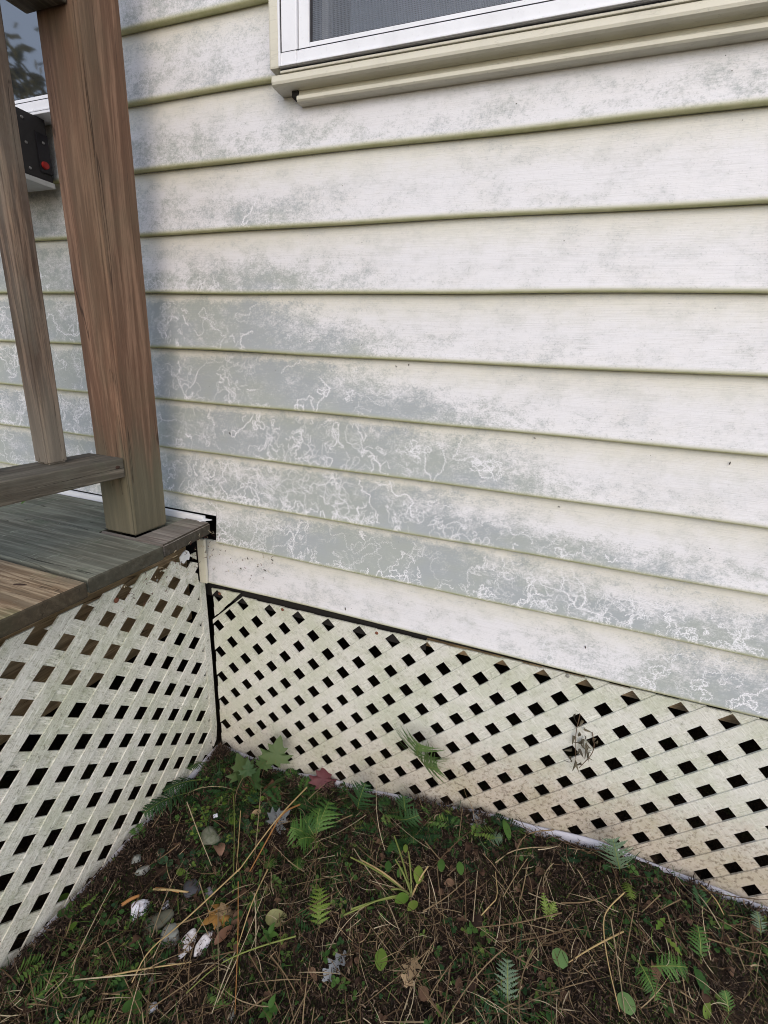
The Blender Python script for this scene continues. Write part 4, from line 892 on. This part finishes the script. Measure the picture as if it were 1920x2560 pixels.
# ------------------------------------------------------------------ bark, twig, long straws one can pick out
def strip(a, c, w, mat, label, name, cat):
    A = Vector(G(a, .012)); C = Vector(G(c, .016)); V, F = tube([A, A.lerp(C, .5) + Vector((0, 0, .004)), C], w, w * .7, 5)
    single(name, (V, F), mat, tuple(A), label, cat)
strip(*PT['bark'], .0042, STRAWO, 'orange strip of bark against the large white stone', 'bark_strip', 'bark')
strip(*PT['twig'], .0026, STRAW, 'tan twig lying flat by the slate stone', 'twig', 'twig')
strip([.0, -.362], [.05, -.347], .0022, STRAWO, 'orange twig lying on the tan twig', 'twig', 'twig')
def straw(pts, mat, label, r=.0014, h=.016):
    P = [G(p, h + (.012 if 0 < i < len(pts) - 1 else 0) + random.uniform(-.003, .006)) for i, p in enumerate(pts)]
    V, F = tube(P, r, r * .55); single('straw', (V, F), mat, P[0], label, 'straw', 'long dry straws on the ground')
straw(PT['strawA'], STRAW, 'longest pale straw running from the lattice over the creepers', .0021, .03)
straw(PT['strawB'], STRAWO, 'orange straw beside the longest pale straw', .0022, .024)
straw(PT['strawC'], STEMG, 'olive straw running forward left of the bright round leaf', .0016)
straw(PT['strawD'], STRAW, 'tan straw parallel to the olive straw', .0016)
straw(PT['s5_0'], STRAW, 'pale curved straw arching over the white stone pair', .0017, .03)
straw(PT['s5_1'], STRAW, 'thick pale straw right of the orange maple leaf', .0017, .022)
straw(PT['s5_2'], STRAWO, 'brown straw standing in front of the orange maple leaf', .0015, .022)
straw(PT['s5_5'], STEMG, 'green-tan straw curving across the bottom left', .0016, .02)
straw(PT['s5_10'], STRAW, 'tan straw ending below the white stone pair', .0017)
straw(PT['s7_2'], STEMG, 'green straw running left from the stem rosette', .0018, .02)
straw(PT['s7_0'], STRAW, 'pale hooked straw with a bend in dark litter', .0015)
straw(PT['s8_0'], STRAW, 'long bent pale straw left of the large fern', .0016, .03)
straw(PT['s8_1'], STRAW, 'thick brown straw slanting left of the large fern', .0017, .02)
straw(PT['s8_4'], STRAW, 'stiff pale straw under the right end of the lattice', .0015, .02)
# ------------------------------------------------------------------ uncountable cover
def noise2(x, y, s, k):
    r = np.random.default_rng(k); v = 0
    for i in range(7): a, b_, c = r.normal(0, s, 1)[0], r.normal(0, s, 1)[0], r.uniform(0, 6.28); v = v + np.sin(a * x + b_ * y + c)
    return v / 2.2
def spots(n, fn=None, x=(-.16, 1.55), y=(-.78, .02)):
    X = RNG.uniform(*x, n); Y = RNG.uniform(*y, n); ok = (X > -.128) & (Y < .004)
    if fn is not None: ok &= RNG.random(n) < fn(X, Y)
    return X[ok], Y[ok]
def ribbons(name, mat, X, Y, L, Wd, lift, seg=3, bend=.5, tilt=(-.3, .5), az=None):
    n = len(X); L = np.broadcast_to(L, n) if np.ndim(L) else np.full(n, L); az = RNG.uniform(0, 6.283, n) if az is None else az
    el = RNG.uniform(*tilt, n); Z = ground(X, Y) + RNG.uniform(*lift, n); kz = RNG.uniform(-bend, bend, n); kx = RNG.normal(0, bend, n)
    P = np.stack([X, Y, Z], 1); Vv = []; a = az.copy(); e = el.copy()
    for i in range(seg + 1):
        wv = Wd * (1 - .75 * (i / seg) ** 2); s = np.stack([-np.sin(a), np.cos(a), RNG.uniform(-.5, .5, n)], 1) * wv[:, None] * .5
        Vv += [P - s, P + s]
        P = P + np.stack([np.cos(a) * np.cos(e), np.sin(a) * np.cos(e), np.sin(e)], 1) * (L / seg)[:, None]; a = a + kx / seg; e = e - kz / seg * 1.6
    V = np.stack(Vv, 1)     # n, 2(seg+1), 3
    V[..., 2] = np.maximum(V[..., 2], ground0(V[..., 0], V[..., 1]) + .0005)
    V[..., 0] = np.maximum(V[..., 0], -.1265); V[..., 1] = np.minimum(V[..., 1], .0045)
    k = 2 * (seg + 1); base = (np.arange(n) * k)[:, None, None]
    f = np.array([[2 * i, 2 * i + 2, 2 * i + 3, 2 * i + 1] for i in range(seg)])[None]
    me = fast_mesh(name, V.reshape(-1, 3), (base + f).reshape(-1, 4), np.repeat(RNG.random(n), k))
    o = ob(name, me, mat); o['kind'] = 'stuff'; return o
DUFF = bits_mat('duff_bits', [(0, (.014, .010, .008)), (.4, (.036, .024, .018)), (.72, (.085, .055, .038)), (.92, (.17, .115, .08)), (1, (.31, .23, .155))])
X, Y = spots(85000); n = len(X)
tag(ribbons('leaf_litter', DUFF, X, Y, RNG.uniform(.004, .018, n), RNG.uniform(.0008, .0026, n), (-.002, .016), 2, 1.6, (-.5, 1.0)), 'dark decaying leaf litter and dead moss', 'litter')
n = 9000; X = np.concatenate([RNG.uniform(-.12, 1.5, n), RNG.uniform(-.127, -.09, n // 2)]); Y = np.concatenate([RNG.uniform(-.035, .003, n), RNG.uniform(-.75, .0, n // 2)]); n = len(X)
kp = noise2(X, Y, 22, 41) > -.35; X = X[kp]; Y = Y[kp]; n = len(X)
tag(ribbons('piled_litter', DUFF, X, Y, RNG.uniform(.006, .022, n), RNG.uniform(.0009, .0028, n), (.004, .024), 3, 1.2, (-.5, .9)), 'dark litter piled along the foot of the lattice', 'litter')
MOSS = bits_mat('moss_bits', [(0, (.012, .022, .007)), (.5, (.030, .056, .012)), (.85, (.06, .10, .022)), (1, (.13, .17, .04))])
mf = lambda x, y: np.clip(.42 + .55 * noise2(x, y, 17, 5), .03, 1) * np.where(x < .5, 1, .8)
X, Y = spots(75000, mf); n = len(X)
tag(ribbons('moss', MOSS, X, Y, RNG.uniform(.004, .012, n), RNG.uniform(.0009, .002, n), (-.001, .012), 2, .8, (.3, 1.3)), 'low green moss in patches over the soil', 'moss')
ST = bits_mat('dry_grass_bits', [(0, (.07, .045, .025)), (.5, (.17, .11, .06)), (.8, (.33, .24, .135)), (1, (.60, .50, .34))])
sf = lambda x, y: np.clip(.30 + .45 * noise2(x, y, 7, 9) + .38 * smooth(.55, 1.0, x) + .25 * smooth(-.42, -.55, y), .06, 1)
X, Y = spots(9000, sf); n = len(X)
o = ribbons('dry_grass', ST, X, Y, RNG.uniform(.015, .085, n) * RNG.uniform(.6, 1.2, n), RNG.uniform(.0006, .0018, n), (.004, .026), 5, .55, (-.12, .30)); tag(o, 'scattered pale dry grass blades lying over the litter', 'dry grass')
# further blades traced one by one but too alike to name
VV = []; FF = []; RR = []
for k, pts in PT.items():
    if not (k.startswith('s5_') or k.startswith('s7_') or k.startswith('s8_') or k in ('strawE', 'strawF', 'strawG', 'strawH')) or k in ('s5_0', 's5_1', 's5_2', 's5_5', 's5_10', 's7_2', 's7_0', 's8_0', 's8_1', 's8_4'): continue
    V, F = tube([G(p, .020 + random.uniform(-.004, .01)) for p in pts], .0014, .0008); o_ = len(VV); VV += V; FF += [tuple(i + o_ for i in f) for f in F]; RR += [random.uniform(.5, 1)] * len(V)
o = ob('grass_stalks', fast_mesh('grass_stalks', VV, FF, RR), ST); tag(o, 'loose dry grass stalks criss-crossing the ground', 'dry grass', kind='stuff')
X, Y = spots(650, lambda x, y: np.clip(.35 + .5 * smooth(.45, .9, x) + .3 * smooth(-.38, -.5, y), 0, 1)); n = len(X)
o = ribbons('long_dry_grass', ST, X, Y, RNG.uniform(.07, .20, n), RNG.uniform(.0013, .0024, n), (.012, .030), 7, .45, (-.06, .16)); tag(o, 'longer dry grass stems tangled over the ground', 'dry grass')
# small ferns too many and too small to count
FV = []; FF = []; FR = []
def little_fern(x, y, L, az, rr):
    b = np.array([x, y, gz(x, y) + random.uniform(.004, .016)]); el = random.uniform(.05, .7); d = np.array([math.cos(az) * math.cos(el), math.sin(az) * math.cos(el), math.sin(el)]); s = np.array([-math.sin(az), math.cos(az), random.uniform(-.3, .3)]); s /= np.linalg.norm(s); u = np.cross(d, s)
    k = 8
    for i in range(k):
        t = .12 + .88 * (i + .4) / k; p = b + d * L * t - np.array([0, 0, L * .45 * t * t]) + u * 0; pl = L * .36 * math.sin(math.pi * min(1, t * .8 + .14)) * random.uniform(.8, 1.1); w_ = L * .045
        for sg in (-1, 1):
            a = (s * sg + d * .45); a /= np.linalg.norm(a); a[2] -= random.uniform(0, .35); o_ = len(FV)
            FV.extend([p - d * w_, p + a * pl * .55 - d * w_ * 1.1, p + a * pl, p + a * pl * .5 + d * w_ * 1.1]); FF.append((o_, o_ + 1, o_ + 2, o_ + 3)); FR.extend([min(1, max(0, rr + random.uniform(-.1, .1)))] * 4)
X, Y = spots(3200, lambda x, y: np.clip(.06 + .7 * noise2(x, y, 11, 33) + .55 * np.exp(-(y + .03) ** 2 / .003) + .35 * np.exp(-((x - .3) ** 2 + (y + .12) ** 2) / .02), .02, 1))
for x, y in zip(X, Y): little_fern(max(x, -.10), min(y, -.012), random.uniform(.018, .064), random.uniform(0, 6.283), random.random() ** 1.3)
# small green weeds
LF = bits_mat('weed_leaves', [(0, (.018, .050, .020)), (.5, (.038, .095, .024)), (.85, (.08, .155, .034)), (1, (.17, .24, .05))], .6)
wf = lambda x, y: np.clip(.30 + .5 * noise2(x, y, 12, 21) + .25 * (x < .35), .05, 1)
X, Y = spots(7500, wf); n = len(X); V = []; F = []; R_ = []
for i in range(n):
    s = random.uniform(.004, .013); az = random.uniform(0, 6.28); rr = random.random(); z = gz(X[i], Y[i]) + random.uniform(.004, .016)
    for j in range(random.choice((1, 2, 3, 3))):
        bv, bf = blade(s, s * random.choice((.5, .8, .9)), rnd_ if rr > .3 else lance, 3, .15, .2)
        o_ = len(V); V += orient(bv, (max(X[i], -.12), min(Y[i], -.004), z), az + j * 2.1, random.uniform(-.1, .6), random.uniform(-.4, .4)); F += [tuple(q + o_ for q in f) for f in bf]; R_ += [min(1, max(0, rr + random.uniform(-.1, .1)))] * len(bv)
o = ob('ground_weeds', fast_mesh('ground_weeds', V, F, R_), LF); tag(o, 'tiny green weed leaves sprinkled over the moss', 'weeds', kind='stuff')
o = ob('ground_ferns', fast_mesh('ground_ferns', FV, FF, FR), LF); tag(o, 'many tiny ferns matted into the moss and litter', 'ferns', kind='stuff')
X, Y = spots(3500, wf); n = len(X)
tag(ribbons('green_grass', LF, X, Y, RNG.uniform(.015, .05, n), RNG.uniform(.001, .0022, n), (.002, .01), 4, .9, (.2, 1.2)), 'thin green grass blades and fern bits in the litter', 'grass')
# crumpled brown leaf scraps
BL = bits_mat('leaf_scrap_bits', [(0, (.03, .018, .013)), (.6, (.09, .05, .032)), (1, (.20, .12, .075))])
X, Y = spots(850); V = []; F = []; R_ = []
for i in range(len(X)):
    s = random.uniform(.010, .026); rr = random.random()
    bv, bf = blade(s, s * random.uniform(.5, .9), random.choice((ov, oak)), 5, random.uniform(.1, .9), random.uniform(-.3, .5), .15)
    o_ = len(V); V += orient(bv, (max(X[i], -.115), min(Y[i], -.012), gz(X[i], Y[i]) + random.uniform(.002, .012)), random.uniform(0, 6.28), random.uniform(-.4, .4), random.uniform(-.5, .5)); F += [tuple(q + o_ for q in f) for f in bf]; R_ += [rr] * len(bv)
o = ob('leaf_scraps', fast_mesh('leaf_scraps', V, F, R_), BL); tag(o, 'crumpled scraps of brown leaves in the litter', 'leaf litter', kind='stuff')
# debris caught in cobwebs at the deck corner
V = []; F = []; R_ = []
for i in range(110):
    y = random.uniform(-.30, -.01); x = -.0560 - .012 * smooth(-.2, 0, y) + random.uniform(-.008, .006); z = random.uniform(.095, .165) - .02 * (y < -.2)
    if random.random() < .25: x, y, z = random.uniform(-.12, .09), random.uniform(-.006, -.002), random.uniform(.04, .12)
    bv, bf = tube([(x, y, z), (x + random.uniform(-.003, .003), y + random.uniform(-.006, .006) * (y < -.02), z + random.uniform(-.004, .004)), (x + random.uniform(-.004, .004), y + random.uniform(-.008, .008) * (y < -.02), z + random.uniform(-.006, .006))], .0007, .0004, 3)
    o_ = len(V); V += bv; F += [tuple(q + o_ for q in f) for f in bf]; R_ += [random.choice((.9, 1, .35, .05))] * len(bv)
WB = bits_mat('web_debris_bits', [(0, (.07, .03, .025)), (.4, (.16, .06, .05)), (.9, (.5, .42, .28)), (1, (.65, .6, .45))])
o = ob('cobweb_debris', fast_mesh('cobweb_debris', V, F, R_), WB); tag(o, 'tiny pale bits caught in cobwebs at the deck corner', 'debris', kind='stuff')

# ------------------------------------------------------------------ trees across the yard (they show in the window glass)
BARK = plain('bark', (.09, .07, .05), .9, sc=12); CR1 = bits_mat('autumn_leaves', [(0, (.10, .11, .03)), (.5, (.26, .22, .05)), (1, (.50, .36, .07))]); CR2 = bits_mat('green_leaves', [(0, (.06, .09, .03)), (1, (.14, .17, .05))])
for mt in (CR1, CR2):
    tt = mt.node_tree; b_ = tt.nodes['Principled BSDF']; tl = tt.nodes.new('ShaderNodeBsdfTranslucent'); mx = tt.nodes.new('ShaderNodeMixShader'); mx.inputs[0].default_value = .5
    tt.links.new(b_.inputs['Base Color'].links[0].from_socket, tl.inputs[0]); tt.links.new(b_.outputs[0], mx.inputs[1]); tt.links.new(tl.outputs[0], mx.inputs[2]); tt.links.new(mx.outputs[0], tt.nodes['Material Output'].inputs[0])
def tree(x, y, h, r, mat, label):
    b = (x, y, gz(x, y)); t = thing('tree', b, label, 'tree', 'trees across the yard')
    V, F = tube([b, (x + .1, y, b[2] + h * .5), (x - .05, y + .1, b[2] + h * .9)], .20, .05, 10); TV, TF = list(V), list(F)
    for k in range(7):
        a = k * 2.4; z = b[2] + h * (.35 + .07 * k); V, F = tube([(x, y, z), (x + math.cos(a) * r * .5, y + math.sin(a) * r * .5, z + .5), (x + math.cos(a) * r * .85, y + math.sin(a) * r * .85, z + .8)], .06, .015, 6); o_ = len(TV); TV += V; TF += [tuple(i + o_ for i in f) for f in F]
    ob('trunk', mesh('trunk', TV, TF), BARK, t, smooth=True)
    n = 7000; cl = RNG.normal(0, 1, (38, 3)); cl /= np.linalg.norm(cl, axis=1)[:, None]; cl *= RNG.uniform(.4, 1, (38, 1)) * r
    c = cl[RNG.integers(0, 38, n)] + RNG.normal(0, r * .16, (n, 3)); c[:, 2] *= 1.15; c += np.array([x, y, b[2] + h * .68])
    u = RNG.normal(0, .045, (n, 3)); v = RNG.normal(0, .045, (n, 3)); V = np.stack([c - u, c + v, c + u, c - v], 1).reshape(-1, 3)
    ob('crown', fast_mesh('crown', V, np.arange(4 * n).reshape(-1, 4), np.repeat(RNG.random(n), 4)), mat, t)
tree(-8.2, -6.2, 5.6, 1.7, CR1, 'yellowing broad tree across the yard'); tree(-13.5, -7.0, 5.5, 2.0, CR2, 'green tree beyond the yellowing tree')
